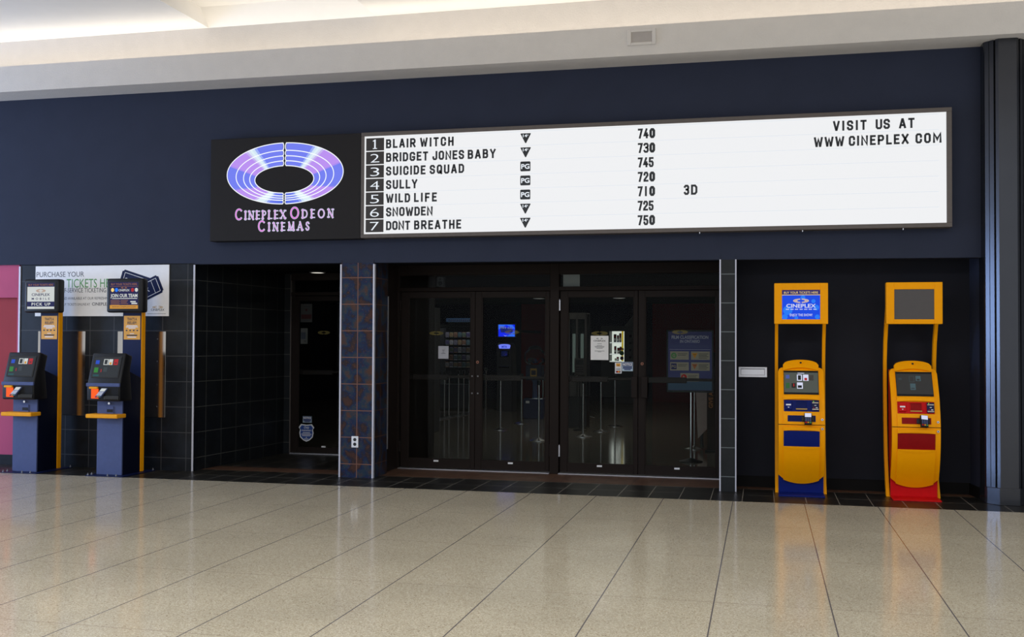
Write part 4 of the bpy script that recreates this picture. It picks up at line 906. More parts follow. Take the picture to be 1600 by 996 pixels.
# (left, right, top, bottom) of the five nested outlines
ov = [(-6.410, -4.884, 4.045, 3.302), (-6.289, -5.006, 3.953, 3.346), (-6.189, -5.104, 3.887, 3.372), (-6.106, -5.186, 3.826, 3.399), (-6.037, -5.262, 3.767, 3.434)]
cxm = -5.6465
def opt(i, a, side):
    l_, r_, t_, b_ = ov[i]; ra = math.radians(a)
    rx = (cxm-l_) if side < 0 else (r_-cxm)
    return (cxm+side*rx*math.sin(ra), (t_+b_)/2+(t_-b_)/2*math.cos(ra))
q = MB(); q.M = frame((0, SY-0.0095, 0)); o2 = MB(); o2.M = frame((0, SY-0.0105, 0))
gapw = 0.022
for side in (-1, 1):
    for i in range(4):
        def a_gap(j, bottom):
            l_, r_, t_, b_ = ov[j]; rx = (cxm-l_) if side < 0 else (r_-cxm); a = math.degrees(math.asin(gapw/rx)); return 180-a if bottom else a
        a0, a1 = a_gap(i, 0), a_gap(i, 1); c0, c1 = a_gap(i+1, 0), a_gap(i+1, 1); N = 64
        pa = [opt(i, a0+(a1-a0)*k/N, side) for k in range(N+1)]; pc = [opt(i+1, c0+(c1-c0)*k/N, side) for k in range(N+1)]
        for k in range(N):
            vs = [pa[k], pa[k+1], pc[k+1], pc[k]]
            if side > 0: vs = vs[::-1]
            q.poly(vs, 0, lmat(lcol((k+0.5)/N*180)))
        # rounded outline of the band
        def capline(p, r_):
            m_ = 5; pts = []
            for k in range(1, m_):
                f = k/m_; bul = math.sin(PI*f)**0.6; pts.append((p[0]+(r_[0]-p[0])*f-side*0.012*bul*0.9, p[1]+(r_[1]-p[1])*f))
            return pts
        loop = pa + capline(pa[-1], pc[-1]) + pc[::-1] + capline(pc[0], pa[0])
        pr = stroke(loop, True, 0.0105); vs = []
        for l_, r_ in pr: vs += [(l_.x, l_.y, 0), (r_.x, r_.y, 0)]
        m_ = len(pr); fs = [(2*k, 2*k+1, 2*((k+1) % m_)+1, 2*((k+1) % m_)) for k in range(m_)]
        if side > 0: fs = [tuple(reversed(f)) for f in fs]
        o2.add(vs, fs, L_white)
q.build('oval_print', hs); o = o2.build('oval_outline', hs)
# inscribed capitals
TK, TN = 0.17, 0.075
def ell(rx, ry, a0, a1, n=14): return [(0.5+rx*math.cos(math.radians(a0+(a1-a0)*k/n)), 0.5+ry*math.sin(math.radians(a0+(a1-a0)*k/n))) for k in range(n+1)]
CAPS = {  # width, strokes (points in 0..1 box, stroke width)
 'C': (.86, [(ell(.5, .5, 48, 312), .13)]), 'I': (.26, [([(.5, 0), (.5, 1)], TK)]), 'N': (.84, [([(.1, 0), (.1, 1)], TN), ([(.06, 1), (.9, 0)], TK), ([(.9, 0), (.9, 1)], TN)]),
 'E': (.58, [([(.15, 0), (.15, 1)], TK), ([(.1, .96), (.95, .96)], TN), ([(.1, .5), (.8, .5)], TN), ([(.1, .04), (1, .04)], TN)]),
 'P': (.62, [([(.15, 0), (.15, 1)], TK), ([(.1, .96), (.6, .96), (.86, .86), (.92, .72), (.86, .58), (.6, .48), (.15, .48)], .10)]), 'L': (.58, [([(.15, 0), (.15, 1)], TK), ([(.1, .04), (1, .04)], TN)]),
 'X': (.82, [([(.05, 1), (.95, 0)], TK), ([(.9, 1), (.08, 0)], TN)]), 'O': (.92, [(ell(.5, .5, 0, 360, 24), .13)]), 'D': (.84, [([(.12, 0), (.12, 1)], TK), ([(.1, .96), (.5, .96), (.82, .84), (.95, .6), (.95, .4), (.82, .16), (.5, .04), (.1, .04)], .11)]),
 'M': (1.0, [([(.1, 0), (.14, 1)], TN), ([(.13, 1), (.5, .05)], TK), ([(.5, .05), (.86, 1)], TN), ([(.86, 1), (.9, 0)], TK)]), 'A': (.84, [([(.04, 0), (.5, 1)], TN), ([(.5, 1), (.95, 0)], TK), ([(.2, .34), (.8, .34)], TN)]),
 'S': (.56, [([(.85, .82), (.72, .94), (.45, .97), (.2, .88), (.14, .72), (.3, .58), (.65, .44), (.86, .3), (.82, .12), (.55, .02), (.25, .05), (.08, .2)], .13)])}
SER = {'I': [(.5, 0), (.5, 1)], 'N': [(.1, 0), (.1, 1), (.9, 1)], 'E': [(.15, 0), (.15, 1)], 'P': [(.15, 0), (.15, 1)], 'L': [(.15, 0), (.15, 1)], 'X': [(.06, 1), (.92, 0), (.9, 1), (.08, 0)], 'D': [(.12, 0), (.12, 1)], 'M': [(.1, 0), (.9, 0)], 'A': [(.05, 0), (.94, 0)]}
def caps_line(mo, mi, s_, x0, x1, z, big, small, mats_):
    hs_ = [big if c.isupper() else small for c in s_]
    ws = [CAPS[c.upper()][0]*h*0.80 if c != ' ' else 0.36*small for c, h in zip(s_, hs_)]
    g = (x1-x0-sum(ws))/(len(s_)-1); x = x0
    for c, h, w_ in zip(s_, hs_, ws):
        if c != ' ':
            for n_, mb_, ex, mt in ((0.0, mo, 0.011, L_out), (0.001, mi, 0.0, mats_[0] if c.isupper() else mats_[1])):
                for pts, tw in CAPS[c.upper()][1]:
                    pr = stroke([(x+p[0]*w_, z+p[1]*h) for p in pts], False, max(0.006, tw*h*0.9)+ex-0.003); vs = []
                    for l_, r_ in pr: vs += [(l_.x, l_.y, n_), (r_.x, r_.y, n_)]
                    mb_.add(vs, [(2*k, 2*k+1, 2*k+3, 2*k+2) for k in range(len(pr)-1)], mt)
                for sx, sz in SER.get(c.upper(), []):
                    yy = z+sz*h; hh = 0.004+ex/2; ww = 0.16*h*0.8+ex/2; xx = x+sx*w_; yy += -hh*0.5 if sz > 0.5 else hh*0.5
                    mb_.rect(xx-ww, yy-hh, xx+ww, yy+hh, n_, mt)
        x += w_+g
q = MB(); q.M = frame((0, SY-0.0098, 0)); g = MB(); g.M = frame((0, SY-0.0100, 0))
caps_line(q, g, 'Cineplex', -6.288, -5.628, 3.124, 0.126, 0.100, (L_mag, L_lav)); caps_line(q, g, 'Odeon', -5.556, -5.008, 3.124, 0.130, 0.100, (L_mag, L_lav)); caps_line(q, g, 'Cinemas', -5.980, -5.316, 2.977, 0.122, 0.098, (L_mag, L_lav))
q.build('lettering_outline', hs); g.build('lettering', hs)

# ================================================================== NOTICES ON THE DOORS
def flat(name, label, cat, x0, x1, z0, z1, y, mt, group=None, th=0.0015):
    q = MB(); q.box(x0, x1, y-th, y, z0, z1, mt); q.M = frame(((x0+x1)/2, y-th-0.0006, (z0+z1)/2)); return q
GY = DY+0.0175
oval_decal('oval_decal', 'gold oval decal on the leftmost entrance door', -4.085, 1.747, GY); oval_decal('oval_decal', 'gold oval decal over the blue screen on the second entrance door', -3.086, 1.762, GY)
oval_decal('oval_decal', 'gold oval decal just above the white notice on the third entrance door', -1.968, 1.752, GY, 0.20); oval_decal('oval_decal', 'gold oval decal above the film classification sign on the rightmost door', -0.981, 1.770, GY)
oval_decal('oval_decal', 'gold oval decal on the glass of the dark alcove door', -6.186, 1.760, 2.305)
def paper(name, label, x0, x1, z0, z1, y, rules, logo=None, mt=None, cat='notice'):
    q = flat(name, label, cat, x0, x1, z0, z1, y, mt or M['paper']); w2, h2 = (x1-x0)/2, (z1-z0)/2
    if logo:
        q.oval(0, h2*0.76, w2*0.36, h2*0.06, 0, M['inkblack'], 2, 0.5, 22); q.text(logo, 0, h2*0.52, h2*0.13, 0, M['inkblack'], 'c', w2*1.35, bold=0.02)
    for (v, wd) in rules: q.rect(-w2*wd, h2*v, w2*wd, h2*v+0.0045, 0, M['ink'])
    return tag(q.build(name), label, cat)
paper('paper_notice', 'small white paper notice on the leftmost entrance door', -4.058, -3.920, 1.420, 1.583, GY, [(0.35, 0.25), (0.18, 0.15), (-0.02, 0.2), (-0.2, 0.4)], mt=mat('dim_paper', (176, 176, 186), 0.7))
paper('paper_notice', 'large white paper notice with black heading on the third entrance door', -2.080, -1.857, 1.422, 1.722, GY, [(0.32, 0.25), (0.18, 0.3), (0.10, 0.55), (0.03, 0.5), (-0.05, 0.35), (-0.28, 0.55), (-0.34, 0.2)], 'CINEPLEX')
# payment sticker
q = flat('', '', '', -1.776, -1.694, 1.257, 1.391, GY, M['white'])
q.rect(-0.026, 0.020, 0.026, 0.058, 0, M['goldsign']); q.rect(-0.010, 0.028, 0.010, 0.034, 0.0005, M['inkblack'])
q.rect(-0.028, -0.022, 0.028, -0.004, 0, M['paper']); q.rect(-0.028, -0.022, 0.028, -0.016, 0.0005, M['navy']); q.rect(-0.028, -0.008, 0.028, -0.004, 0.0005, M['navy'])
q.rect(-0.028, -0.058, 0.028, -0.034, 0, M['navy']); q.disc(-0.008, -0.046, 0.011, 0.010, 0.0005, M['red'], 16); q.disc(0.008, -0.046, 0.011, 0.010, 0.001, M['amber'], 16)
tag(q.build('payment_sticker'), 'narrow white sticker of payment card marks on the third door', 'sticker')
def notice(name, label, x0, x1, z0, z1, y, base, dim=False):
    q = flat('', '', '', x0, x1, z0, z1, y, base); w2, h2 = (x1-x0)/2, (z1-z0)/2
    q.rect(-w2*0.94, 0.05*h2, w2*0.94, h2*0.92, 0, M['slategrey']); q.text('NOTICE', 0, 0.22*h2, h2*0.55, 0.0006, M['paper'], 'c', w2*1.7, bold=0.03)
    for v, wd in ((-0.25, 0.85), (-0.52, 0.85), (-0.8, 0.6)): q.rect(-w2*wd, h2*v, w2*wd, h2*v+0.014, 0, M['slategrey'])
    return tag(q.build(name), label, 'sticker')
palebl = mat('pale_blue_sticker', (186, 206, 222), 0.6, var=0.03)
notice('notice_sticker', 'pale blue NOTICE sticker beside the payment sticker on the third door', -1.689, -1.554, 1.288, 1.400, GY, palebl)
notice('notice_sticker', 'pale blue NOTICE sticker above the shield on the alcove door', -6.503, -6.362, 0.452, 0.545, 2.305, mat('pale_blue_sticker_darker', (150, 170, 186), 0.6))  # same pale blue in a darker tone
# shield sticker
q = MB(); q.M = frame((-6.444, 2.304, 0.304))
sh = [(-0.085, 0.127), (0.0, 0.118), (0.085, 0.127), (0.122, 0.078), (0.100, 0.048), (0.112, 0.0), (0.098, -0.065), (0.05, -0.108), (0.0, -0.128)]
full = sh+[(-x, z) for x, z in reversed(sh[3:-1])]
q.prism(full, 'z', -0.0015, 0.0, M['white']); q.poly([(x*0.86, z*0.86) for x, z in reversed(full)][::-1], 0.0006, mat('shield_blue', (22, 70, 150), 0.5))
q.v = q.v
q.text('Only', 0, 0.062, 0.034, 0.0012, M['white'], 'c', 0.085, bold=0.02, shear=0.25); q.text('PREFERRED', 0, 0.026, 0.018, 0.0012, M['white'], 'c', 0.145, bold=0.03)
for k, wd in enumerate((0.058, 0.078, 0.066)): q.rect(-wd, -0.002-k*0.022, wd, 0.007-k*0.022, 0.0012, M['paper'])
q.disc(0, -0.068, 0.008, 0.008, 0.0012, M['white'], 6); q.rect(-0.035, -0.088, 0.035, -0.082, 0.0012, M['white']); q.rect(-0.02, -0.100, 0.02, -0.095, 0.0012, M['white'])
tag(q.build('shield_sticker'), 'blue and white shield sticker low on the dark alcove door', 'sticker')
# papers inside the alcove door
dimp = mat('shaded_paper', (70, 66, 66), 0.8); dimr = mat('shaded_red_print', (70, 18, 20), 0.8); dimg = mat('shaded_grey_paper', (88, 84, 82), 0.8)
q = flat('', '', '', -6.559, -6.378, 1.912, 2.178, 2.322, dimp); q.rect(-0.08, -0.085, 0.08, -0.02, 0, dimr); q.disc(0.0, 0.045, 0.018, 0.018, 0, dimr, 14); q.rect(-0.04, 0.09, 0.04, 0.10, 0, M['ink']); q.rect(-0.05, -0.112, 0.05, -0.105, 0, M['ink'])
tag(q.build('door_poster'), 'small poster with a red band high on the alcove door', 'poster')
q = flat('', '', '', -6.556, -6.446, 1.595, 1.825, 2.322, dimg); q.rect(-0.05, -0.045, 0.024, 0.055, 0, M['ink']); q.rect(0.0, -0.08, 0.03, -0.07, 0, M['inkblack'])
tag(q.build('door_poster'), 'small grey card with a dark square on the alcove door', 'poster')
q = MB(); q.box(-2.432, -2.222, DY+0.03, DY+0.034, 2.338, 2.486, mat('grey_sheet', (128, 128, 126), 0.8)); tag(q.build('grey_sheet'), 'square grey sheet behind the transom above the third door', 'sheet')
t = thing('wall_speaker', 'small dark speaker behind the transom above the leftmost door', 'speaker', (-4.12, 1.35, 2.36))
q = MB(); q.box(-0.05, 0.05, -0.04, 0.06, 0.0, 0.13, mat('speaker_grey', (52, 52, 56), 0.6), 0.012, 2); q.build('cabinet', t)
q = MB(); q.M = frame((0, -0.041, 0.065)); q.disc(0, -0.02, 0.03, 0.03, 0, M['black'], 18); q.disc(0, 0.035, 0.014, 0.014, 0, M['black'], 14); q.build('cone', t)

# ================================================================== LOBBY BEHIND THE GLASS
def stanchion_parts(t, h):
    q = MB(); q.lathe([(0.0001, 0.0), (0.155, 0.0), (0.155, 0.008), (0.10, 0.022), (0.04, 0.035), (0.02, 0.05)], M['postmetal'], n=24); q.build('base', t, smooth=True)
    q = MB(); q.cyl((0, 0, 0.03), (0, 0, h-0.07), 0.018, 0.018, M['postmetal'], 14); q.build('pole', t, smooth=True)
    q = MB(); q.lathe([(0.023, h-0.08), (0.032, h-0.075), (0.032, h-0.01), (0.02, h), (0.0001, h)], M['black'], n=16); q.build('belt_head', t, smooth=True)
proto = None
def stanchion(x, y, label, h=1.0):
    global proto
    if proto is None:
        proto = thing('stanchion', label, 'stanchion', (x, y, 0), 0, 'chrome queue posts in the lobby'); stanchion_parts(proto, 1.0); return proto
    c = copy_tree(proto); c.location = (x, y, 0); c['label'] = label; return c
stanchion(-3.615, 5.24, 'chrome queue post nearest the glass of the second door')
stanchion(-4.745, 7.14, 'chrome queue post behind the second door, in front of the cash machine')
stanchion(-4.708, 8.74, 'chrome queue post in the middle of the second door pane, set well back')
stanchion(-4.70, 10.81, 'chrome queue post in front of the gumball machine behind the second door')
stanchion(-6.569, 12.97, 'far chrome queue post left of the cash machine, left one of two'); stanchion(-6.20, 12.9, 'far chrome queue post left of the cash machine, right one of two')
for k, px in enumerate((687, 695, 702, 716, 724, 732)):
    yy = 9.2+0.36*k; stanchion((yy+11.93)*(-.2917+(px-716)*.00068), yy, 'chrome queue post, %s from the left in the row before the snack rack' % ORD[k])
stanchion(-5.70, 5.33, 'lone chrome queue post standing in for a reflected pole near the left edge of the leftmost door')  # this post stands in for a pole reflected in the glass
stanchion(-3.025, 6.15, 'chrome queue post nearest the glass of the third door'); stanchion(-2.881, 7.26, 'chrome queue post behind the third door, under its white notice')
stanchion(-2.80, 8.55, 'chrome queue post in front of the lit display cabinet'); stanchion(-3.629, 8.9, 'chrome queue post in front of the grey glass case, farthest left in the third door')
stanchion(-3.694, 10.72, 'far chrome queue post behind the third door')
stanchion(-1.026, 4.59, 'chrome queue post just behind the film classification sign')

# film classification sign on a pole
t = thing('classification_sign', 'blue film classification sign on a chrome pole behind the rightmost door', 'sign stand', (-0.963, 2.81, 0))
q = MB(); q.lathe([(0.0001, 0), (0.16, 0.0), (0.16, 0.01), (0.08, 0.03), (0.03, 0.05)], M['black'], n=24); q.build('base', t, smooth=True)
q = MB(); q.cyl((0, 0.03, 0.03), (0, 0.03, 1.3), 0.021, 0.021, M['chrome'], 14); q.build('pole', t, smooth=True)
q = MB(); a, c, d, e = -0.335, 0.305, 0.955, 1.815
for (x0, x1, z0, z1) in ((a, a+0.022, d, e), (c-0.022, c, d, e), (a, c, e-0.022, e), (a, c, d, d+0.03)): q.box(x0, x1, -0.015, 0.012, z0, z1, M['black'], 0.003, 1)
fr_ = q.build('frame', t)
clb = mat('sign_blue', (44, 50, 118), 0.5, emit=0.03, var=0.04); clt = mat('sign_teal', (30, 74, 104), 0.5, emit=0.03, var=0.06); ccream = mat('sign_cream', (170, 158, 136), 0.6, emit=0.03, var=0.03)  # sign prints given a faint glow in place of light falling on them
q = MB(); q.box(a+0.02, c-0.02, -0.008, 0.008, d+0.02, e-0.02, clb); q.M = frame((-0.015, -0.009, 0))
q.rect(-0.298, 0.99, 0.298, 1.12, 0, clt)
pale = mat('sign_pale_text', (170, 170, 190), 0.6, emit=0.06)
q.text('FILM CLASSIFICATION', 0, 1.695, 0.045, 0, pale, 'c', 0.50, bold=0.03); q.text('IN ONTARIO', 0, 1.640, 0.042, 0, pale, 'c', 0.27, bold=0.03)
for k in range(3): q.rect(-0.26, 1.60-k*0.014, 0.26, 1.604-k*0.014, 0, M['slategrey'])
q.rect(-0.28, 1.545, 0.28, 1.549, 0, pale)
def card(u, v, kind):
    q.rect(u, v, u+0.255, v+0.115, 0.0005, ccream)
    cu, cv = u+0.05, v+0.0575
    if kind == 'G': q.disc(cu, cv, 0.038, 0.04, 0.001, M['green'], 22); q.text('G', cu, cv-0.02, 0.04, 0.0015, ccream, 'c', 0.036, bold=0.03)
    if kind == 'PG': q.rect(cu-0.038, cv-0.04, cu+0.038, cv+0.04, 0.001, M['blue']); q.text('PG', cu, cv-0.02, 0.04, 0.0015, ccream, 'c', 0.06, bold=0.03)
    if kind == '14': q.poly([(cu-0.04, cv+0.035), (cu, cv-0.04), (cu+0.04, cv+0.035)], 0.001, M['amber']); q.text('14A', cu, cv+0.006, 0.02, 0.0015, M['inkblack'], 'c', 0.036)
    if kind == '18': q.poly([(cu-0.04, cv+0.035), (cu, cv-0.04), (cu+0.04, cv+0.035)], 0.001, mat('sign_orange', (200, 110, 40), 0.6)); q.text('18A', cu, cv+0.006, 0.02, 0.0015, M['inkblack'], 'c', 0.036)
    if kind == 'R': q.disc(cu, cv, 0.042, 0.044, 0.001, M['red'], 8); q.text('R', cu, cv-0.022, 0.044, 0.0015, ccream, 'c', 0.034, bold=0.03)
    for k in range(2 if kind in ('G', 'PG') else 4): q.rect(u+0.105, v+0.080-k*0.02, u+0.235-0.02*(k % 2), v+0.087-k*0.02, 0.001, M['ink'])
card(-0.27, 1.405, 'G'); card(0.015, 1.405, '14'); card(-0.27, 1.255, 'PG'); card(0.015, 1.255, '18'); card(-0.13, 1.105, 'R')
q.build('sign_face', fr_)
# pale panel standing in for reflected light, and gift card banner behind it
t = thing('reflection_panel', 'pale tapered panel standing in for reflected light behind the classification sign', 'board', (-0.945, 5.05, 0))
q = MB(); q.prism([(-0.055, 0.12), (0.085, 0.27), (0.085, 1.0), (-0.095, 1.0)], 'y', -0.02, 0.02, mat('pale_reflection', (168, 150, 142), 0.8, emit=0.03), 0.003, 1); q.build('panel', t)
q = MB(); q.prism([(0.0, 0.0), (0.25, 0.0), (0.03, 0.7)], 'x', -0.02, 0.02, M['black'], 0.002, 1); q.build('prop', t)
t = thing('banner_stand', 'narrow brown banner stand with upright lettering beside the pale panel', 'banner stand', (-0.765, 4.2, 0))
q = MB(); q.box(-0.05, 0.10, -0.006, 0.006, 0.03, 1.5, mat('brown_banner', (40, 26, 22), 0.8)); q.M = frame((0.0, -0.0065, 0.66), (0, 0, 1), (-1, 0, 0)); q.text('GIVE A', 0, -0.035, 0.062, 0, mat('copper_print', (150, 96, 48), 0.6, emit=0.08), 'l', 0.24, bold=0.02); q.build('banner', t)  # lettering glows faintly, brightness put into the print
q = MB(); q.box(-0.08, 0.13, -0.07, 0.07, 0, 0.03, M['black'], 0.006); q.build('base', t)

# cash machine
t = thing('cash_machine', 'dark cash machine with a glowing blue topper below the blue screen', 'cash machine', (-5.86, 12.0, 0))
q = MB(); q.prism([(-0.19, 0.0), (0.19, 0.0), (0.19, 0.75), (0.16, 1.50), (0.12, 1.60), (-0.16, 1.60), (-0.19, 1.50), (-0.175, 0.75)], 'y', -0.02, 0.45, mat('atm_charcoal', (50, 50, 56), 0.5), 0.012, 2); q.build('cabinet', t)
q = MB(); q.prism([(-0.125, 1.475), (0.125, 1.475), (0.145, 1.555), (0.09, 1.575), (0.0, 1.582), (-0.09, 1.575), (-0.145, 1.555)], 'y', -0.045, -0.02, glow('topper_blue', (120, 134, 255), 0.95), 0.003, 1)
q.M = frame((0, -0.0465, 1.495)); q.text('MTA', 0, 0, 0.048, 0, glow('topper_ink', (30, 50, 200), 0.8), 'c', 0.13, bold=0.03); tp = q.build('topper', t)
q = MB(); q.box(-0.11, 0.11, -0.04, -0.02, 1.27, 1.44, M['black'], 0.006); q.M = frame((0, -0.041, 1.355)); q.rect(-0.07, -0.055, 0.07, 0.06, 0, glow('atm_screen', (16, 26, 80), 0.5)); q.rect(0.02, -0.03, 0.06, 0.0, 0.001, e_navy); q.build('screen', t)
q = MB(); q.box(-0.13, 0.13, -0.10, -0.02, 1.02, 1.06, M['black'], 0.006)
for r_ in range(3):
    for c_ in range(4): q.box(-0.09+c_*0.048, -0.055+c_*0.048, -0.09+r_*0.02, -0.076+r_*0.02, 1.058, 1.066, M['slategrey'])
q.build('keypad', t)
# blue screen on the wall above
t = thing('wall_monitor', 'bright blue wall monitor above the cash machine', 'monitor', (-6.03, 12.9, 1.905))
q = MB(); q.box(-0.225, 0.225, -0.03, 0.03, -0.165, 0.165, M['black'], 0.008); q.build('bezel', t)
q = MB(); q.box(-0.03, 0.03, 0.03, 3.9, -0.03, 0.03, M['black']); q.build('bracket', t)
q = MB(); q.M = frame((0, -0.031, 0)); q.rect(-0.205, -0.145, 0.205, 0.145, 0, glow('monitor_blue', (16, 40, 240), 1.0))
mblue = glow('monitor_light_blue', (50, 110, 250), 0.95)
q.poly([(-0.205, 0.145), (-0.205, 0.02), (0.0, 0.145)], 0.001, mblue); q.poly([(0.0, -0.145), (0.205, -0.145), (0.205, 0.0)], 0.001, mblue); q.poly([(-0.02, 0.145), (0.13, 0.145), (0.205, 0.06), (0.205, 0.03)], 0.001, mblue)
mdark = glow('monitor_shadow_blue', (30, 44, 130), 0.7); q.poly([(-0.14, -0.045), (0.15, -0.045), (0.15, 0.05), (-0.165, 0.08)], 0.002, mdark)
for k, u in enumerate((-0.16, -0.12, -0.085, -0.04, 0.03, 0.075, 0.12)): q.rect(u, 0.055-k*0.004, u+0.022, 0.11-k*0.005, 0.003, glow('monitor_block', (120, 130, 190), 0.8))
q.poly([(-0.08, -0.095), (-0.03, -0.142), (0.02, -0.110), (-0.03, -0.130)], 0.003, e_white)
q.build('screen', t)
# gumball machine
t = thing('gumball_machine', 'globe topped gumball machine at the right edge of the second door', 'gumball machine', (-4.75, 10.2, 0))
q = MB(); q.box(-0.22, 0.22, -0.18, 0.18, 0.0, 0.42, mat('gum_blue', (20, 34, 80), 0.5), 0.012); q.M = frame((0, -0.181, 0.36)); q.rect(-0.16, -0.03, -0.08, 0.02, 0, M['paper']); q.build('base', t)
q = MB(); q.box(-0.20, 0.20, -0.16, 0.16, 0.42, 0.44, M['chrome'], 0.004); q.lathe([(0.06, 0.44), (0.05, 0.60), (0.05, 0.75), (0.07, 0.82)], M['slategrey'], n=16); q.build('column', t, smooth=True)
q = MB(); q.box(-0.17, 0.17, -0.15, 0.15, 0.82, 1.14, mat('gum_navy', (16, 22, 52), 0.5), 0.012); q.M = frame((0, -0.151, 0.98)); q.rect(-0.07, -0.09, 0.07, 0.09, 0, M['gold']); q.rect(-0.05, -0.05, 0.05, 0.05, 0.001, M['ink']); q.build('body', t)
q = MB(); q.lathe([(0.12, 1.14), (0.20, 1.19), (0.235, 1.29), (0.22, 1.40), (0.13, 1.49)], M['glass'], n=28); q.build('globe', t, smooth=True)
q = MB()
for k in range(70):
    a = random.random()*2*PI; r_ = 0.19*math.sqrt(random.random()); z_ = 1.18+random.random()*0.10
    bm = bmesh.new(); bmesh.ops.create_icosphere(bm, subdivisions=1, radius=0.022)
    for p in bm.verts: p.co += Vector((r_*math.cos(a), r_*math.sin(a), z_))
    q.bm(bm, (M['reddark'], M['frame_grey'], M['ink'], M['bluedark'], M['slategrey'])[k % 5])
o = q.build('gumballs', t); o['kind'] = 'stuff'
q = MB(); q.lathe([(0.14, 1.48), (0.13, 1.52), (0.06, 1.55), (0.0001, 1.56)], M['black'], n=24); q.build('lid', t, smooth=True)

# snack rack
t = thing('snack_rack', 'dark snack rack with a blue topper behind the leftmost door', 'snack rack', (-7.05, 12.3, 0))
q = MB(); q.box(-0.62, 0.42, 0.10, 0.14, 0.0, 2.05, M['black']); q.box(-0.62, -0.36, -0.1, 0.10, 0.3, 1.95, mat('rack_grey', (60, 60, 66), 0.6), 0.004, 1); q.box(0.40, 0.42, -0.12, 0.10, 0, 2.05, M['black']); q.box(-0.62, 0.42, -0.14, 0.10, 0.05, 0.62, mat('rack_plinth', (24, 26, 36), 0.6), 0.006); q.build('frame', t)
q = MB(); q.box(-0.30, 0.42, -0.12, 0.10, 2.10, 2.19, mat('rack_topper_blue', (30, 62, 96), 0.6, emit=0.06), 0.004, 1); q.box(-0.30, 0.42, 0.05, 0.10, 2.0, 2.1, M['black']); q.M = frame((0.06, -0.1215, 2.115)); rti = mat('rack_topper_ink', (18, 34, 60), 0.6); [q.rect(-0.30+k*0.05, 0, -0.265+k*0.05, 0.045, 0, rti) for k in range(12)]; q.build('topper', t)  # topper face glows faintly, its brightness put into the material
packs = []
cols = [(120, 116, 130), (96, 110, 96), (140, 120, 92), (88, 84, 120), (128, 96, 80), (150, 150, 156), (84, 108, 116)]
pm = [mat('packet_foil_glow', c, 0.35, 0.3, var=0.45, scale=45, emit=0.10) for c in cols]; pmd = [mat('packet_matte_dim', tuple(int(v*0.75) for v in c), 0.5, 0.0, var=0.45, scale=45, emit=0.02) for c in cols]  # shelf lighting painted in: foil glows faintly, lower packets use darkened copies
for r_, z_ in enumerate((1.74, 1.56, 1.38, 1.20, 1.03)):
    q = MB(); q.box(-0.34, 0.40, -0.10, 0.10, z_-0.02, z_-0.008, M['black'], 0.002, 1); q.build('shelf', t)
    for k in range(7):
        q = MB(); wx = 0.088; x = -7.05-0.33+k*0.104; ht = 0.125
        q.box(0, wx, -0.02, 0.02, 0.012, ht-0.012, (pm if r_ < 2 else pmd)[(k*2+r_*3) % 7], 0.012, 2); q.box(0.002, wx-0.002, -0.003, 0.003, ht-0.014, ht, pm[(k+r_) % 7]); q.box(0.002, wx-0.002, -0.003, 0.003, 0.0, 0.014, pm[(k+r_) % 7])
        tag(q.build('snack_packet', loc=(x, 12.24, z_-0.0065)), 'small shiny snack packet on the %s shelf of the dark rack' % ('top', 'second', 'third', 'fourth', 'lowest')[r_], 'snack packet', 'packets on the %s rack shelf' % ('top', 'second', 'third', 'fourth', 'lowest')[r_])
# arcade cabinet with small lights
t = thing('arcade_machine', 'tall dark machine with red and blue lights behind the leftmost door', 'arcade machine', (-6.02, 6.3, 0))
q = MB(); q.prism([(-0.3, 0), (-0.3, 0.85), (-0.38, 1.0), (-0.22, 1.2), (-0.18, 1.9), (-0.30, 2.0), (-0.30, 2.25), (0.3, 2.25), (0.3, 0)], 'x', -0.22, 0.26, mat('arcade_dark', (44, 42, 42), 0.5), 0.01, 2); q.build('cabinet', t)
for z_, cl, wd, ht in ((1.83, e_red, 0.014, 0.05), (1.70, e_navy, 0.010, 0.05), (1.635, e_red, 0.012, 0.022), (1.55, e_vivid, 0.022, 0.08), (1.44, e_navy, 0.02, 0.012), (1.38, e_red, 0.014, 0.04), (1.375, e_red, 0.01, 0.014), (1.245, e_cream, 0.04, 0.014)):
    q = MB(); q.box(0.235-wd, 0.235, -0.308, -0.30+0.14, z_-ht/2, z_+ht/2, cl, 0.002, 1); q.build('indicator_light', t)
# white poster stand at the far left of the door
t = thing('poster_stand', 'tall pale poster stand at the left edge of the leftmost door', 'poster stand', (-5.74, 5.0, 0))
q = MB(); q.box(-0.10, 0.06, 0, 0.02, 0.62, 2.25, mat('stand_pale', (92, 92, 92), 0.7)); q.M = frame((-0.02, -0.001, 0)); q.rect(-0.08, 2.02, 0.08, 2.24, 0, M['inkblack']); q.rect(-0.06, 2.07, -0.02, 2.19, 0.001, M['paper']); q.rect(0.01, 2.07, 0.05, 2.19, 0.001, M['paper']); q.rect(-0.08, 1.82, 0.08, 2.0, 0, dimr); q.build('panel', t)
q = MB(); q.cyl((-0.02, 0.03, 0), (-0.02, 0.03, 1.2), 0.014, 0.014, M['chrome'], 10); q.box(-0.14, 0.10, -0.10, 0.14, 0, 0.015, M['alum'], 0.004, 1); q.build('foot', t)
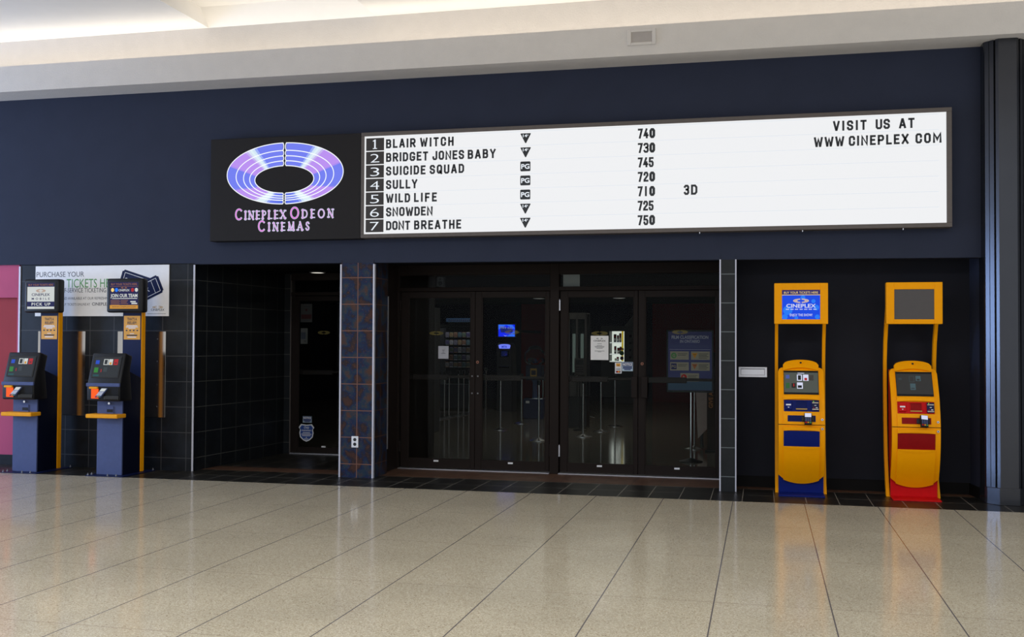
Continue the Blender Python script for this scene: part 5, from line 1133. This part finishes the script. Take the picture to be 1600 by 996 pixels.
# lit display cabinet, against the far wall
KS = 1.3378
t = thing('display_cabinet', 'grey cabinet with a brightly lit white shelved window behind the third door', 'display cabinet', (-2.80*KS, 20.93*KS-11.93, -0.5574)); t.scale = (KS, KS, KS)
gc = mat('cabinet_grey', (62, 64, 62), 0.6)
q = MB(); q.box(-0.34, 0.36, 0.0, 0.55, 0.55, 1.24, gc, 0.006); q.box(-0.30, 0.32, 0.03, 0.52, 0.4170, 0.55, M['black'], 0.006); q.box(-0.34, 0.36, 0.0, 0.55, 1.86, 1.96, gc, 0.006); q.box(0.12, 0.36, 0.0, 0.55, 1.24, 1.86, gc, 0.004, 1)
q.box(-0.34, -0.18, 0.0, 0.55, 1.24, 1.86, gc, 0.004, 1); q.prism([(0.12, 1.96), (0.30, 1.96), (0.30, 2.18)], 'y', 0.0, 0.08, gc); q.build('cabinet', t)
q = MB(); q.box(-0.18, 0.12, 0.40, 0.42, 1.24, 1.86, glow('lit_shelf_back', (240, 244, 232), 0.75)); q.build('lit_back', t)
q = MB()
for z_ in (1.245, 1.39, 1.62): q.box(-0.18, 0.06, 0.06, 0.40, z_, z_+0.018, glow('lit_shelf', (236, 240, 234), 0.6), 0.002, 1)
q.build('shelf', t)
q = MB(); q.box(0.055, 0.085, 0.10, 0.14, 1.26, 1.86, glow('yellow_strip', (210, 180, 20), 0.6)); q.build('yellow_strip', t)
for k in range(4):
    q = MB(); q.M = frame((0.24, -0.001, 1.34+k*0.14)); q.cyl((0, 0, 0), (0, 0, 0.012), 0.03, 0.026, M['black'], 16); q.build('knob', t)
its = [(-0.11, 1.638, 0.05, 0.16, M['ink'], 'dark upright box on the upper lit shelf, leftmost'), (-0.045, 1.638, 0.035, 0.14, M['navy'], 'slim navy box on the upper lit shelf'), (0.0, 1.638, 0.04, 0.18, dimg, 'tall grey box on the upper lit shelf'),
       (-0.10, 1.408, 0.04, 0.15, M['black'], 'black figure shaped box on the middle lit shelf, leftmost'), (-0.04, 1.408, 0.05, 0.12, dimg, 'grey box on the middle lit shelf'), (0.01, 1.408, 0.035, 0.14, M['slategrey'], 'blue grey box on the middle lit shelf'),
       (-0.09, 1.263, 0.03, 0.05, M['green'], 'small green toy on the lowest lit shelf'), (-0.05, 1.263, 0.04, 0.08, M['ink'], 'dark toy on the lowest lit shelf')]
for x, z_, wd, ht, mt, lb in its:
    q = MB(); q.box(0, wd, -0.03, 0.03, 0, ht, mt, 0.004, 1); q.box(wd*0.15, wd*0.85, -0.0315, -0.029, ht*0.2, ht*0.5, M['paper']); q.box(wd*0.2, wd*0.8, -0.0315, -0.029, ht*0.65, ht*0.8, M['red']); q.M = Matrix.Identity(4); q.v = [v_*KS for v_ in q.v]; tag(q.build('toy_box', loc=((-2.80+x)*KS, 20.93*KS-11.93+0.16*KS, 1.65+(z_+0.002-1.65)*KS)), lb, 'toy', 'prizes in the lit cabinet')
for k, (x, z_, r_, mt) in enumerate(((0.07, 1.42, 0.045, M['green']), (0.050, 1.510, 0.026, M['red']), (0.092, 1.500, 0.020, M['amber']), (0.072, 1.32, 0.036, mat('toy_purple', (110, 50, 90), 0.6)))):
    q = MB(); bm = bmesh.new(); bmesh.ops.create_uvsphere(bm, u_segments=14, v_segments=9, radius=r_); q.bm(bm, mt)
    for s_ in (-1, 1): q.box(s_*r_*0.5-0.006, s_*r_*0.5+0.006, -r_*0.8, -r_*0.2, r_*0.6, r_*1.2, mt, 0.003, 1)
    q.v = [v_*KS for v_ in q.v]; tag(q.build('soft_toy', loc=((-2.80+x)*KS, 20.93*KS-11.93+0.008*KS, 1.65+(z_-1.65)*KS), smooth=True), ('green soft toy in the lit cabinet', 'red soft toy above the green one in the lit cabinet', 'yellow soft toy right of the red one in the lit cabinet', 'purple soft toy below the green one in the lit cabinet')[k], 'toy', 'prizes in the lit cabinet')
# grey glass case left of it
t = thing('glass_case', 'tall grey case with two glass doors left of the lit cabinet', 'display case', (-3.46, 8.0, 0))
gf = mat('case_frame', (70, 66, 62), 0.6)
q = MB()
for x0, x1 in ((-0.17, -0.14), (-0.02, 0.015), (0.15, 0.185)): q.box(x0, x1, 0.0, 0.03, 0.6, 2.2, gf, 0.003, 1)
q.box(-0.17, 0.185, 0.0, 0.03, 2.08, 2.2, gf, 0.003, 1); q.box(-0.17, 0.185, 0.0, 0.03, 0.6, 0.98, gf, 0.003, 1); q.box(-0.17, 0.185, 0.03, 0.4, 2.18, 2.2, gf); q.box(-0.17, 0.185, 0.36, 0.4, 0.0, 2.2, M['black']); q.box(-0.17, 0.185, 0.02, 0.4, 0.0, 0.6, M['black']); q.build('frame', t)
q = MB(); q.box(-0.14, -0.08, 0.30, 0.31, 1.05, 1.80, glow('case_light', (120, 130, 122), 0.35)); q.box(0.02, 0.08, 0.30, 0.31, 1.05, 1.80, glow('case_light', (120, 130, 122), 0.35)); q.build('lit_back', t)
for x0, x1 in ((-0.14, -0.02), (0.015, 0.15)):
    q = MB(); q.box(x0, x1, 0.01, 0.016, 0.98, 2.08, M['glass']); q.build('glass_door', t)
q = MB(); q.box(-3.40, -3.21, 7.4, 7.404, 1.02, 1.34, mat('card_grey', (58, 54, 52), 0.8)); q.M = frame((-3.305, 7.3995, 1.18)); q.rect(-0.07, 0.04, 0.07, 0.13, 0, M['black']); [q.rect(-0.07, -0.02-k*0.04, 0.07, 0.0-k*0.04, 0, M['black']) for k in range(3)]
q.M = Matrix.Identity(4); q.cyl((-3.305, 7.415, 0), (-3.305, 7.415, 1.1), 0.012, 0.012, M['black'], 10); q.lathe([(0.0001, 0.0), (0.12, 0.0), (0.12, 0.015), (0.02, 0.03)], M['black'], (-3.305, 7.415, 0), 18)
tag(q.build('card_stand'), 'small grey card stand low behind the third door', 'card stand')
downlight(-5.30, 13.2, 2.695, 'lit lobby downlight above the blue monitor', 1.1, 0.5); downlight(-3.34, 13.2, 2.695, 'lit lobby downlight above the white notice on the third door', 1.1, 0.6); downlight(-1.70, 8.9, 2.695, 'lit lobby downlight at the top of the rightmost door', 1.0, 0.6)
